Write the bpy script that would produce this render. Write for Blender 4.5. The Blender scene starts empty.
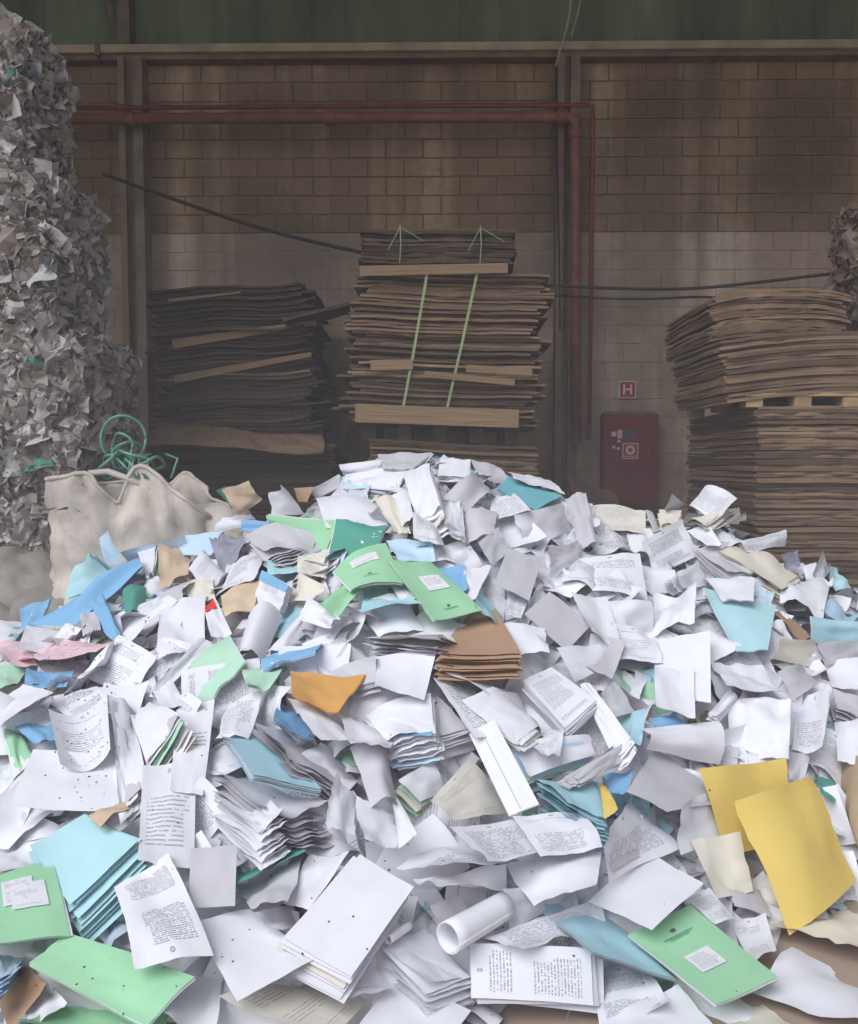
import bpy, math, random
import numpy as np
from mathutils import Vector, Matrix, noise

random.seed(7)
rng = np.random.default_rng(7)
scene = bpy.context.scene
col = scene.collection

# ------------------------------------------------------------------ camera, sky, sun, exposure
F = 860.0; W, H = 858, 1024
CAM = np.array([0.0, 0.0, 1.6])
PITCH = math.radians(3.46); YAW = math.radians(0.8)
cam_d = bpy.data.cameras.new('camera'); cam = bpy.data.objects.new('camera', cam_d); col.objects.link(cam)
cam.location = CAM; cam.rotation_euler = (math.pi / 2 - PITCH, 0, YAW)
cam_d.sensor_fit = 'VERTICAL'; cam_d.sensor_height = 24.0; cam_d.lens = 24.0 * F / H
cam_d.clip_end = 200; scene.camera = cam

world = bpy.data.worlds.new('overcast_sky'); scene.world = world; world.use_nodes = True
bg = world.node_tree.nodes['Background']
bg.inputs[0].default_value = (0.84, 0.90, 1.0, 1); bg.inputs[1].default_value = 0.58
sun_d = bpy.data.lights.new('hazy_sun', 'SUN'); sun = bpy.data.objects.new('hazy_sun', sun_d); col.objects.link(sun)
sun_d.energy = 2.4; sun_d.angle = math.radians(46); sun_d.color = (0.95, 0.97, 1.0)
sun.location = (-4, -4, 12); sun.rotation_euler = Vector((0.50, 0.62, -0.85)).to_track_quat('-Z', 'Y').to_euler()
scene.view_settings.view_transform = 'Standard'; scene.view_settings.look = 'None'
scene.view_settings.gamma = 1.0; scene.view_settings.use_curve_mapping = False
scene.view_settings.exposure = 0.34
HAZE = 0.026

# ------------------------------------------------------------------ helpers
CR = np.array(cam.rotation_euler.to_matrix())
def ray(px, py):
    d = CR @ np.array([(px - W / 2) / F, (H / 2 - py) / F, -1.0])
    return d / d[1]                                    # scaled so that one unit is one metre of depth (world Y)
def at(px, py, Y):
    return CAM + ray(px, py) * Y
def proj(P):
    v = CR.T @ (np.asarray(P) - CAM)
    return W / 2 + F * v[0] / -v[2], H / 2 - F * v[1] / -v[2]

def tag(o, label=None, cat=None, group=None, kind=None):
    if label: o['label'] = label
    if cat: o['category'] = cat
    if group: o['group'] = group
    if kind: o['kind'] = kind
    return o
def empty(name, loc, rz=0.0):
    o = bpy.data.objects.new(name, None); col.objects.link(o); o.location = loc; o.rotation_euler = (0, 0, rz)
    o.empty_display_size = 0.05
    return o
def link(name, me, parent=None, loc=(0, 0, 0), rot=(0, 0, 0), scale=(1, 1, 1)):
    o = bpy.data.objects.new(name, me); col.objects.link(o)
    o.location = loc; o.rotation_euler = rot; o.scale = scale
    if parent: o.parent = parent
    return o
def mesh(name, v, f, m=None, uv=None, smooth=False, colour=None):
    me = bpy.data.meshes.new(name)
    me.from_pydata([tuple(map(float, p)) for p in v], [], [tuple(map(int, q)) for q in f])
    if uv is not None:
        l = me.uv_layers.new(name='UVMap')
        idx = np.zeros(len(me.loops), dtype=np.int32); me.loops.foreach_get('vertex_index', idx)
        l.data.foreach_set('uv', np.asarray(uv, dtype=np.float32)[idx].ravel())
    if colour is not None:                              # one colour for each vertex
        a = me.color_attributes.new('tint', 'FLOAT_COLOR', 'POINT')
        a.data.foreach_set('color', np.asarray(colour, dtype=np.float32).ravel())
    if smooth: me.polygons.foreach_set('use_smooth', [True] * len(me.polygons))
    if m: me.materials.append(m)
    me.update()
    return me
class MB:
    def __init__(s): s.v = []; s.f = []
    def add(s, v, f):
        n = len(s.v); s.v += [tuple(p) for p in v]; s.f += [tuple(i + n for i in q) for q in f]
    def box(s, a, b, M=None):
        v = [(x, y, z) for x in (a[0], b[0]) for y in (a[1], b[1]) for z in (a[2], b[2])]
        if M is not None: v = [tuple(M @ Vector(p)) for p in v]
        s.add(v, [(0, 1, 3, 2), (4, 6, 7, 5), (0, 4, 5, 1), (2, 3, 7, 6), (0, 2, 6, 4), (1, 5, 7, 3)])
    def tube(s, pts, r, n=8, cap=True):
        pts = [Vector(p) for p in pts]; rings = []; a = None
        for i, p in enumerate(pts):
            t = (pts[min(i + 1, len(pts) - 1)] - pts[max(i - 1, 0)]).normalized()
            if a is None: a = t.orthogonal()
            a = a - t * a.dot(t)                        # carried along without twist
            a.normalize(); b = t.cross(a)
            rr = r[i] if isinstance(r, (list, tuple)) else r
            rings.append([p + rr * (math.cos(k * 2 * math.pi / n) * a + math.sin(k * 2 * math.pi / n) * b) for k in range(n)])
        v = [q for R in rings for q in R]
        f = [(i * n + k, i * n + (k + 1) % n, (i + 1) * n + (k + 1) % n, (i + 1) * n + k) for i in range(len(pts) - 1) for k in range(n)]
        if cap: f += [tuple(range(n))[::-1], tuple((len(pts) - 1) * n + k for k in range(n))]
        s.add(v, f)
    def build(s, name, m, parent=None, loc=(0, 0, 0), rot=(0, 0, 0), smooth=False):
        return link(name, mesh(name, s.v, s.f, m, smooth=smooth), parent, loc, rot)

# ------------------------------------------------------------------ materials
def nt(name, rough=0.8, spec=0.3):
    m = bpy.data.materials.new(name); m.use_nodes = True
    t = m.node_tree; b = t.nodes['Principled BSDF']
    b.inputs['Roughness'].default_value = rough; b.inputs['Specular IOR Level'].default_value = spec
    return m, t, b
def N(t, kind, **kw):
    n = t.nodes.new(kind)
    for k, v in kw.items():
        if k in n.bl_rna.properties: setattr(n, k, v)
        else: n.inputs[k].default_value = v
    return n
def math_(t, op, a, b=None):
    n = t.nodes.new('ShaderNodeMath'); n.operation = op
    for i, x in enumerate((a, b)):
        if x is None: continue
        if isinstance(x, (int, float)): n.inputs[i].default_value = x
        else: t.links.new(x, n.inputs[i])
    return n.outputs[0]
def mix_(t, fac, a, b, mode='MIX'):
    n = t.nodes.new('ShaderNodeMix'); n.data_type = 'RGBA'; n.blend_type = mode
    for s, x in ((n.inputs[0], fac), (n.inputs[6], a), (n.inputs[7], b)):
        if isinstance(x, (int, float)): s.default_value = x
        elif isinstance(x, tuple): s.default_value = (*x[:3], 1)
        else: t.links.new(x, s)
    return n.outputs[2]
def noise_(t, scale, detail=3, vec=None, rough=0.55):
    n = t.nodes.new('ShaderNodeTexNoise'); n.inputs['Scale'].default_value = scale; n.inputs['Detail'].default_value = detail
    n.inputs['Roughness'].default_value = rough
    if vec is not None: t.links.new(vec, n.inputs['Vector'])
    return n.outputs['Fac']
def ramp_(t, x, lo, hi):
    n = t.nodes.new('ShaderNodeMapRange'); n.inputs[1].default_value = lo; n.inputs[2].default_value = hi
    t.links.new(x, n.inputs[0]); return n.outputs[0]
def mapped(t, src, scale):
    n = t.nodes.new('ShaderNodeMapping'); n.inputs['Scale'].default_value = scale; t.links.new(src, n.inputs['Vector']); return n.outputs[0]
def bump(t, b, h, s, d=0.01):
    n = t.nodes.new('ShaderNodeBump'); n.inputs['Strength'].default_value = s; n.inputs['Distance'].default_value = d
    t.links.new(h, n.inputs['Height']); t.links.new(n.outputs[0], b.inputs['Normal'])

def paper_mat(name, c, printed=0, rough=0.75, dirt=0.25, style=0):
    """paper of one colour, uneven with age; printed: how dark the ruled and worded lines are"""
    m, t, b = nt(name, rough, 0.2)
    oi = t.nodes.new('ShaderNodeObjectInfo'); tc = t.nodes.new('ShaderNodeTexCoord')
    r = oi.outputs['Random']
    cc = mix_(t, math_(t, 'MULTIPLY', r, 0.5), c, tuple(x * y for x, y in zip(c, (0.86, 0.85, 0.87))))
    nz = noise_(t, 9, 3, tc.outputs['Object'])
    cc = mix_(t, math_(t, 'MULTIPLY', ramp_(t, nz, 0.5, 0.85), dirt), cc, tuple(x * y for x, y in zip(c, (0.72, 0.68, 0.62))))
    if printed:
        sep = t.nodes.new('ShaderNodeSeparateXYZ'); t.links.new(tc.outputs['UV'], sep.inputs[0])
        u, v = sep.outputs[0], sep.outputs[1]
        rows = (36, 24, 50)[style]
        lv = math_(t, 'MULTIPLY', v, rows)
        row = math_(t, 'FLOOR', lv)
        line = math_(t, 'LESS_THAN', math_(t, 'FRACT', lv), (0.5, 0.35, 0.6)[style])
        vec = t.nodes.new('ShaderNodeCombineXYZ')
        t.links.new(math_(t, 'MULTIPLY', u, (36, 14, 50)[style]), vec.inputs[0]); t.links.new(math_(t, 'MULTIPLY', row, 7.3), vec.inputs[1])
        t.links.new(math_(t, 'MULTIPLY', r, 60.0), vec.inputs[2])
        words = math_(t, 'GREATER_THAN', noise_(t, 1.0, 1, vec.outputs[0]), (0.46, 0.40, 0.44)[style])
        vec2 = t.nodes.new('ShaderNodeCombineXYZ')
        t.links.new(math_(t, 'FLOOR', math_(t, 'MULTIPLY', v, 6)), vec2.inputs[0]); t.links.new(math_(t, 'MULTIPLY', r, 91.0), vec2.inputs[1])
        wn = t.nodes.new('ShaderNodeTexWhiteNoise'); t.links.new(vec2.outputs[0], wn.inputs['Vector'])
        para = math_(t, 'GREATER_THAN', wn.outputs['Value'], 0.28)
        edge = math_(t, 'MULTIPLY', math_(t, 'MULTIPLY', math_(t, 'GREATER_THAN', u, 0.11), math_(t, 'LESS_THAN', u, math_(t, 'ADD', 0.62, math_(t, 'MULTIPLY', wn.outputs['Value'], 0.28)))),
                     math_(t, 'MULTIPLY', math_(t, 'GREATER_THAN', v, 0.09), math_(t, 'LESS_THAN', v, 0.86)))
        ink = math_(t, 'MULTIPLY', math_(t, 'MULTIPLY', line, words), math_(t, 'MULTIPLY', para, edge))
        # a round stamp or crest near the head of the page
        dx = math_(t, 'SUBTRACT', u, 0.5); dy = math_(t, 'MULTIPLY', math_(t, 'SUBTRACT', v, 0.925), 1.4)
        rr = math_(t, 'SQRT', math_(t, 'ADD', math_(t, 'MULTIPLY', dx, dx), math_(t, 'MULTIPLY', dy, dy)))
        ink = math_(t, 'MAXIMUM', ink, math_(t, 'MULTIPLY', math_(t, 'LESS_THAN', rr, 0.035), math_(t, 'GREATER_THAN', rr, 0.012)))
        cc = mix_(t, math_(t, 'MULTIPLY', ink, printed), cc, (0.10, 0.10, 0.13))
    t.links.new(cc, b.inputs['Base Color'])
    bump(t, b, noise_(t, 35, 4, tc.outputs['Object']), 0.25, 0.004)
    return m
def plain(name, c, rough=0.7, var=0.2, scale=6, bumpy=0.2, spec=0.3, metal=0.0, stretch=None):
    m, t, b = nt(name, rough, spec)
    tc = t.nodes.new('ShaderNodeTexCoord'); v = tc.outputs['Object']
    if stretch: v = mapped(t, v, stretch)
    nz = noise_(t, scale, 5, v)
    cc = mix_(t, ramp_(t, nz, 0.3, 0.75), tuple(x * (1 - var) for x in c), tuple(min(1, x * (1 + var)) for x in c))
    t.links.new(cc, b.inputs['Base Color']); b.inputs['Metallic'].default_value = metal
    if bumpy: bump(t, b, noise_(t, scale * 5, 4, v), bumpy)
    return m

M = {}
WHITE = (0.80, 0.79, 0.84)
M['w'] = paper_mat('white_paper', WHITE)
M['p'] = paper_mat('printed_paper', WHITE, 0.58, style=0)
M['q'] = paper_mat('form_paper', WHITE, 0.52, style=1)
M['r'] = paper_mat('dense_print_paper', WHITE, 0.6, style=2)
M['cr'] = paper_mat('cream_paper', (0.78, 0.72, 0.62))
M['crp'] = paper_mat('cream_printed_paper', (0.78, 0.73, 0.65), 0.36, style=1)
M['gy'] = paper_mat('grey_paper', (0.58, 0.56, 0.60))
M['pk'] = paper_mat('pink_paper', (0.86, 0.60, 0.66), 0.35, style=1)
M['g'] = paper_mat('green_card', (0.36, 0.66, 0.41))
M['gl'] = paper_mat('pale_green_card', (0.48, 0.73, 0.56))
M['dg'] = paper_mat('dark_green_card', (0.10, 0.34, 0.27))
M['b'] = paper_mat('light_blue_card', (0.44, 0.69, 0.78))
M['bl'] = paper_mat('blue_card', (0.24, 0.48, 0.74))
M['pb'] = paper_mat('pale_blue_paper', (0.55, 0.72, 0.88))
M['t'] = paper_mat('teal_card', (0.20, 0.50, 0.56))
M['cy'] = paper_mat('cyan_card', (0.46, 0.71, 0.76))
M['y'] = paper_mat('yellow_paper', (0.74, 0.54, 0.15), dirt=0.35)
M['o'] = paper_mat('orange_envelope_paper', (0.70, 0.37, 0.12), rough=0.5)
M['br'] = paper_mat('brown_kraft_paper', (0.46, 0.29, 0.19))
M['tn'] = paper_mat('tan_paper', (0.66, 0.50, 0.36))
M['red'] = plain('red_sticker', (0.75, 0.05, 0.05))
M['ink'] = plain('dark_ink', (0.09, 0.09, 0.11), var=0.1)
M['plastic'] = plain('clear_crumpled_film', (0.34, 0.34, 0.42), rough=0.25, spec=0.6, scale=14)

def tint_mat(name, rough=0.8, texture=30):
    m, t, b = nt(name, rough, 0.2)
    a = t.nodes.new('ShaderNodeAttribute'); a.attribute_name = 'tint'
    tc = t.nodes.new('ShaderNodeTexCoord')
    nz = noise_(t, texture, 4, tc.outputs['Object'])
    cc = mix_(t, math_(t, 'MULTIPLY', ramp_(t, nz, 0.45, 0.8), 0.35), a.outputs['Color'], (0.16, 0.14, 0.14))
    t.links.new(cc, b.inputs['Base Color'])
    return m
M['tint'] = tint_mat('assorted_waste_paper')
M['scrap'] = tint_mat('dusty_baled_scraps', texture=9)

def block_mat(name, c1, c2, streak, sc):
    """concrete blocks seen at their place in the wall: soot and rain streaks run down across them"""
    m, t, b = nt(name, 0.92, 0.15)
    oi = t.nodes.new('ShaderNodeObjectInfo'); g = t.nodes.new('ShaderNodeNewGeometry'); P = g.outputs['Position']
    a = t.nodes.new('ShaderNodeAttribute'); a.attribute_name = 'tint'
    rnd = math_(t, 'ADD', math_(t, 'MULTIPLY', oi.outputs['Random'], 0.75), math_(t, 'MULTIPLY', a.outputs['Fac'], 0.75))
    cc = mix_(t, rnd, c1, c2)
    st = noise_(t, 1.0, 4, mapped(t, P, (2.2, 1, 0.10)))
    cc = mix_(t, math_(t, 'MULTIPLY', ramp_(t, st, 0.50, 0.64), 0.9), cc, streak)
    so = noise_(t, 0.8, 5, P)
    cc = mix_(t, math_(t, 'MULTIPLY', ramp_(t, so, 0.42, 0.66), 0.75), cc, tuple(x * 0.45 for x in c1))
    fine = noise_(t, sc, 6, P, 0.7)
    cc = mix_(t, math_(t, 'MULTIPLY', ramp_(t, fine, 0.45, 0.75), 0.4), cc, tuple(x * 0.55 for x in c1))
    t.links.new(cc, b.inputs['Base Color']); bump(t, b, fine, 0.6, 0.012)
    return m
M['block'] = block_mat('sooty_concrete_block', (0.25, 0.165, 0.098), (0.315, 0.212, 0.13), (0.46, 0.33, 0.205), 14)
M['block_w'] = block_mat('whitewashed_block', (0.41, 0.30, 0.22), (0.45, 0.335, 0.245), (0.70, 0.56, 0.435), 10)
M['mortar'] = plain('old_mortar', (0.20, 0.132, 0.08), 0.95, scale=8)
M['mortar_w'] = plain('whitewashed_mortar', (0.38, 0.28, 0.205), 0.95, scale=8)
M['green'] = plain('weathered_green_sheet_metal', (0.13, 0.155, 0.085), 0.7, 0.45, 1.3, 0.1, stretch=(1.0, 1, 0.35))
M['beam'] = plain('dusty_beige_beam', (0.40, 0.30, 0.20), 0.85, 0.25, 3)
M['col'] = plain('dusty_column_paint', (0.24, 0.18, 0.125), 0.85, 0.3, 3)
M['steel'] = plain('dusty_brown_steel', (0.19, 0.14, 0.10), 0.8, 0.3, 4)
M['pipe'] = plain('old_red_pipe_paint', (0.25, 0.095, 0.062), 0.6, 0.3, 5)
M['pipe2'] = plain('red_pipe_paint', (0.23, 0.05, 0.04), 0.6, 0.2, 5)
M['cable'] = plain('black_cable', (0.03, 0.028, 0.028), 0.6)
M['cab'] = plain('hydrant_red', (0.19, 0.022, 0.027), 0.5, 0.25, 4)
M['signred'] = plain('sign_red', (0.42, 0.04, 0.04), 0.5, 0.1)
M['signwhite'] = plain('sign_white', (0.72, 0.62, 0.58), 0.6, 0.1)
M['floor'] = plain('dirty_concrete_floor', (0.36, 0.27, 0.215), 0.9, 0.2, 2.5)
M['shed'] = plain('shed_cladding', (0.16, 0.15, 0.14), 0.8)
M['card'] = None
def card_mat(name, c, dark):
    m, t, b = nt(name, 0.85, 0.15)
    oi = t.nodes.new('ShaderNodeObjectInfo'); tc = t.nodes.new('ShaderNodeTexCoord')
    cc = mix_(t, oi.outputs['Random'], c, dark)
    ln = noise_(t, 1.0, 4, mapped(t, tc.outputs['Object'], (1.6, 1.6, 130)))
    cc = mix_(t, math_(t, 'MULTIPLY', ramp_(t, ln, 0.42, 0.68), 0.6), cc, tuple(x * 0.35 for x in dark))
    t.links.new(cc, b.inputs['Base Color']); bump(t, b, ln, 0.6, 0.01)
    return m
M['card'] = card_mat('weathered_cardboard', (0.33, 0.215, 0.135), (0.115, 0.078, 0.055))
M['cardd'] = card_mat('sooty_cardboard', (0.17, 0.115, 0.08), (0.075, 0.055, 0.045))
M['cardl'] = card_mat('clean_cardboard', (0.44, 0.285, 0.175), (0.36, 0.235, 0.145))
M['wood'] = plain('pallet_wood', (0.42, 0.27, 0.15), 0.8, 0.25, 5, stretch=(1, 6, 6))
M['strap'] = plain('green_strapping_band', (0.33, 0.42, 0.20), 0.45, 0.15)
M['coil'] = plain('dark_green_strap_coil', (0.10, 0.27, 0.20), 0.28, 0.2, spec=0.6)
M['sack'] = plain('dirty_woven_sack', (0.60, 0.525, 0.465), 0.85, 0.38, 3.4, 0.5)
M['sackin'] = plain('shaded_sack_inside', (0.12, 0.11, 0.10), 0.9)  # lining coloured dark to paint the shade of the hollow mouth
M['sack2'] = plain('grimy_sack', (0.30, 0.27, 0.245), 0.85, 0.3, 3)
M['kraftroll'] = plain('kraft_roll_paper', (0.58, 0.42, 0.27), 0.75, 0.15, 3)

# ------------------------------------------------------------------ the shed
WY = 9.55                                              # face of the block wall
Zp = at(429, 233, WY)[2]                               # top of the whitewash
Zb = at(429, 52, WY)[2]                                # underside of the beam
def structure(o): return tag(o, kind='structure')
mb = MB(); mb.box((-9, -8, -0.2), (9, WY + 0.5, 0)); structure(mb.build('floor', M['floor']))
HROOF = 8.6
mb = MB(); mb.box((-9, 2.5, HROOF), (9, WY + 0.5, HROOF + 0.12)); structure(mb.build('ceiling', M['shed']))
mb = MB(); mb.box((8.8, -2, 0), (9.0, WY + 0.5, HROOF)); structure(mb.build('wall_right', M['shed']))
mb = MB(); mb.box((-9.0, 2.5, 0), (-8.8, WY + 0.5, HROOF)); structure(mb.build('wall_left', M['shed']))
# block wall: recessed mortar body, blocks proud of it
BW, BH = 0.40, 0.20
mb = MB(); mb.box((-8.8, WY + 0.010, 0), (8.8, WY + 0.3, Zb + 0.1))
wall = structure(mb.build('wall_back', M['mortar']))
mb = MB(); mb.box((-8.8, WY + 0.006, 0), (8.8, WY + 0.05, Zp)); mb.build('whitewashed_bedding', M['mortar_w'], wall)
def block_mesh(seed, g=0.0045, c=0.005):
    r = random.Random(seed)
    j = lambda s=0.004: r.uniform(-s, s)
    x0, x1, z0, z1 = -BW / 2 + g, BW / 2 - g, -BH / 2 + g, BH / 2 - g
    fr = [(x0 + c + j(), j(0.002), z0 + c + j()), (x1 - c + j(), j(0.002), z0 + c + j()), (x1 - c + j(), j(0.002), z1 - c + j()), (x0 + c + j(), j(0.002), z1 - c + j())]
    bk = [(x0, 0.02, z0), (x1, 0.02, z0), (x1, 0.02, z1), (x0, 0.02, z1)]
    return fr + bk, [(0, 1, 2, 3), (0, 4, 5, 1), (1, 5, 6, 2), (2, 6, 7, 3), (3, 7, 4, 0)]
variants = {}
for key in ('block', 'block_w'):
    variants[key] = []
    for s in range(6):
        v, f = block_mesh(s, *((0.0045, 0.005) if key == 'block' else (0.002, 0.002))); variants[key].append(mesh('concrete_block', v, f, M[key]))
spots = []
nrow_up = int((Zb - Zp) / BH) + 1
for r in range(-int(Zp / BH) - 1, nrow_up):
    zc = Zp + (r + 0.5) * BH
    if zc < 0.1: continue
    for k in range(-22, 23):
        xc = (k + 0.5 * (r % 2)) * BW
        px, py = proj((xc, WY, zc))
        spots.append((r, xc, zc, -20 < px < 878 and r >= -2 and px > 60))
near = [s for s in spots if s[3]]
near.sort(key=lambda s: -s[2]); near = near[:300]; nearset = set((s[0], s[1]) for s in near)
for r, xc, zc, _ in near:
    key = 'block' if r >= 0 else 'block_w'
    link('concrete_block', variants[key][random.randrange(6)], wall, (xc, WY - random.uniform(0, 0.006), zc))
for key, name in (('block', 'far_block_courses'), ('block_w', 'whitewashed_block_courses')):
    V, Fc, C = [], [], []
    for r, xc, zc, _ in spots:
        if (r, xc) in nearset or (key == 'block') != (r >= 0): continue
        v, f = block_mesh(random.random(), *((0.0045, 0.005) if key == 'block' else (0.002, 0.002))); n = len(V); dy = random.uniform(0, 0.005)
        V += [(p[0] + xc, p[1] + WY - dy, p[2] + zc) for p in v]; Fc += [tuple(i + n for i in q) for q in f]
        t_ = random.random(); C += [(t_, t_, t_, 1)] * len(v)
    if V: tag(link(name, mesh(name, V, Fc, M[key], colour=C), wall), kind='stuff')
# green sheet metal above the beam: ribbed sheets
for i in range(12):
    x0 = -8.8 + i * 1.46; mb = MB(); n = 14; vs = []; fs = []
    for k in range(n + 1):
        x = x0 + 1.54 * k / n; y = WY + 0.10 + 0.004 * (i % 2) - (0.03 if k % 4 in (1, 2) else 0.0)
        vs += [(x, y, Zb), (x, y, HROOF)]
    for k in range(n): fs.append((2 * k, 2 * k + 2, 2 * k + 3, 2 * k + 1))
    if i == 0:
        up = empty('wall_upper', (0, 0, 0)); structure(up)
    mb.add(vs, fs); mb.build('metal_sheet', M['green'], up)
# beam
zb1 = at(429, 43, WY - 0.2)[2]; zb0 = at(429, 51, WY - 0.2)[2]
tr = empty('trim_1', (0, WY, zb0)); structure(tr)
for xa, xb in ((-8.8, at(104, 48, WY)[0]), (at(106, 48, WY)[0], 8.8)):
    mb = MB(); mb.box((xa, -0.22, 0), (xb, 0.0, zb1 - zb0)); mb.build('beam_length', M['beam'], tr)
    mb = MB(); mb.box((xa, -0.16, -0.05), (xb, 0.0, 0)); mb.build('beam_shadow_strip', M['steel'], tr)  # dark strip added as the shadow line beneath the beam
mb = MB(); mb.box((at(103, 48, WY)[0], -0.235, -0.03), (at(108, 48, WY)[0], -0.2, zb1 - zb0 + 0.02)); mb.build('splice_plate', M['steel'], tr)
# steel columns
def column(name, pxa, pxb, Y, ztop, label):
    xa, xb = at(pxa, 300, Y)[0], at(pxb, 300, Y)[0]; w = xb - xa
    root = empty(name, ((xa + xb) / 2, Y + 0.1, 0)); structure(root)
    for nm, a, b in (('flange', (-w / 2, -0.1, 0), (-w / 2 + 0.07, 0.12, ztop)), ('flange', (w / 2 - 0.10, -0.1, 0), (w / 2, 0.12, ztop)), ('web', (-w / 2 + 0.06, -0.02, 0), (w / 2 - 0.08, 0.03, ztop))):
        m_ = MB(); m_.box(a, b); m_.build(nm, M['col'] if nm == 'flange' else M['steel'], root)
    root['label'] = label
    return root
column('trim_2', 122, 146, WY - 0.25, zb0 - 0.05, 'beige steel column behind the paper bales')
column('trim_3', 556, 578, WY - 0.22, zb0 - 0.05, 'beige steel column between the two cardboard stacks')
mb = MB(); xa = at(121, 20, WY)[0]; mb.box((xa, WY - 0.12, zb1), (at(133, 20, WY)[0], WY + 0.06, HROOF)); structure(mb.build('trim_4', M['steel']))
mb = MB(); a = at(100, -20, WY - 0.05); b = at(121, 42, WY - 0.05); mb.tube([a, b], 0.035, 6); structure(mb.build('trim_5', M['steel']))

# ------------------------------------------------------------------ pipes, cables, hydrant cabinet
YP = WY - 0.38
def pipe(name, pts, r, m, label, joints=()):
    base = Vector(pts[0]); root = empty(name, base); tag(root, label, 'pipe', 'fire water pipes')
    mb = MB(); mb.tube([Vector(p) - base for p in pts], r, 10); mb.build('pipe_run', m, root, smooth=True)
    for (p, d) in joints:
        p = Vector(p) - base; d = Vector(d); mb = MB(); mb.tube([p - d * 0.06, p - d * 0.05, p + d * 0.05, p + d * 0.06], [r, r * 1.35, r * 1.35, r], 10); mb.build('coupling', m, root, smooth=True)
    return root
A, B_, C_ = at(40, 119, YP), at(568, 117, YP), at(575, 125, YP); D_ = at(576, 442, YP)
c1 = at(573.5, 119, YP)
pipe('fire_pipe', [A, B_, c1, C_, D_], 0.055, M['pipe'], 'thick rusty red pipe along the wall turning down the column', [(B_ - np.array([0.06, 0, 0]), (1, 0, 0)), (C_ - np.array([0, 0, 0.08]), (0, 0, 1)), (at(130, 118.5, YP), (1, 0, 0)), (at(330, 118, YP), (1, 0, 0))])
A, B_ = at(40, 108, YP), at(586, 105, YP); c1 = at(592, 106, YP); C_ = at(593, 112, YP); D_ = at(589, 440, YP)
pipe('sprinkler_pipe', [A, B_, c1, C_, D_], 0.024, M['pipe2'], 'thin bright red pipe above the thick one turning down beside it', [(at(553, 105.5, YP), (1, 0, 0)), (at(120, 107, YP), (1, 0, 0)), (D_ + np.array([0, 0, 0.1]), (0, 0, 1))])
def cable(name, pts, r, label, m='cable', cat='cable'):
    base = Vector(pts[0]); mb = MB(); P = [Vector(p) - base for p in pts]; out = []
    for i in range(len(P) - 1):                        # Catmull-Rom through the points
        p0, p1, p2, p3 = P[max(i - 1, 0)], P[i], P[i + 1], P[min(i + 2, len(P) - 1)]
        for k in range(8):
            s = k / 8; out.append(0.5 * ((2 * p1) + (p2 - p0) * s + (2 * p0 - 5 * p1 + 4 * p2 - p3) * s * s + (3 * p1 - p0 - 3 * p2 + p3) * s ** 3))
    out.append(P[-1]); mb.tube(out, r, 6)
    return tag(mb.build(name, M[m], None, base, smooth=True), label, cat)
cable('slack_cable', [at(103, 174, 8.9), at(190, 205, 8.9), at(270, 231, 8.9), at(360, 252, 8.5), at(400, 258, 8.2)], 0.017, 'dark cable sloping from the paper bales to the strapped cardboard stack')
cable('slack_cable', [at(500, 283, 8.6), at(580, 287, 8.6), at(640, 289, 8.6), at(700, 288, 8.4), at(770, 281, 8.2), at(845, 272, 8.0)], 0.015, 'upper dark cable strung from the middle stack to the right stack')
cable('slack_cable', [at(500, 291, 8.7), at(580, 297, 8.7), at(640, 299, 8.5), at(700, 297, 7.9), at(740, 300, 7.3)], 0.012, 'lower thinner cable strung from the middle stack to the right stack')
cable('hanging_wire', [at(572, -10, 9.1), at(568, 22, 9.1), at(560, 50, 9.1), at(556, 66, 9.1)], 0.012, 'loose grey wire hanging over the beam above the column', 'beam')
cable('hanging_wire', [at(583, -10, 9.15), at(576, 20, 9.12), at(571, 37, 9.1)], 0.009, 'short loose wire beside the longer hanging one above the beam', 'beam')
cable('hanging_wire', [at(556, 66, 9.2), at(557, 140, 9.25), at(559, 260, 9.2), at(560, 330, 9.2)], 0.010, 'thin dark wire running down the front of the right column')
# hydrant cabinet
Yc = WY - 0.24
a = at(603, 506, Yc); b = at(659, 414, Yc); cw, ch = b[0] - a[0], b[2] - a[2]
cabn = empty('hydrant_cabinet', (a[0] + cw / 2, WY, a[2])); tag(cabn, 'dark red fire hydrant cabinet with stickers on the block wall', 'cabinet')
mb = MB(); mb.box((-cw / 2, -0.22, 0), (cw / 2, -0.01, ch)); mb.build('body', M['cab'], cabn)
mb = MB(); mb.box((-cw / 2 + 0.03, -0.24, 0.03), (cw / 2 - 0.03, -0.22, ch - 0.03)); door = mb.build('door', M['cab'], cabn)
mb = MB(); mb.box((-cw / 2 + 0.02, -0.222, ch), (cw / 2 - 0.02, -0.02, ch + 0.03)); mb.build('top_lip', M['steel'], cabn)
mb = MB(); mb.tube([(cw / 2 - 0.07, -0.24, ch * .52), (cw / 2 - 0.07, -0.27, ch * .53), (cw / 2 - 0.07, -0.27, ch * .58), (cw / 2 - 0.07, -0.24, ch * .59)], 0.008, 6); mb.build('handle', M['cable'], door)
for (px, py, w, h, m) in ((614, 434, .05, .05, 'signwhite'), (620, 434, .05, .09, 'signwhite'), (619, 441, .03, .03, 'signwhite'), (614, 447, .03, .03, 'signwhite'), (618.5, 448.5, .03, .03, 'signwhite'), (629.5, 434, .14, .11, 'ink'), (630.5, 451, .17, .17, 'signwhite'), (630.5, 451, .15, .15, 'signred')):
    p = at(px, py, Yc - 0.012); x, z = p[0] - cabn.location.x, p[2] - a[2]; k = 0.004 if m == 'signred' else 0.0
    mb = MB(); mb.box((x - w / 2, -0.246 - k, z - h / 2), (x + w / 2, -0.239, z + h / 2)); mb.build('sticker', M[m], door)
p = at(630.5, 450, Yc - 0.02); x, z = p[0] - cabn.location.x, p[2] - a[2]
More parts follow.
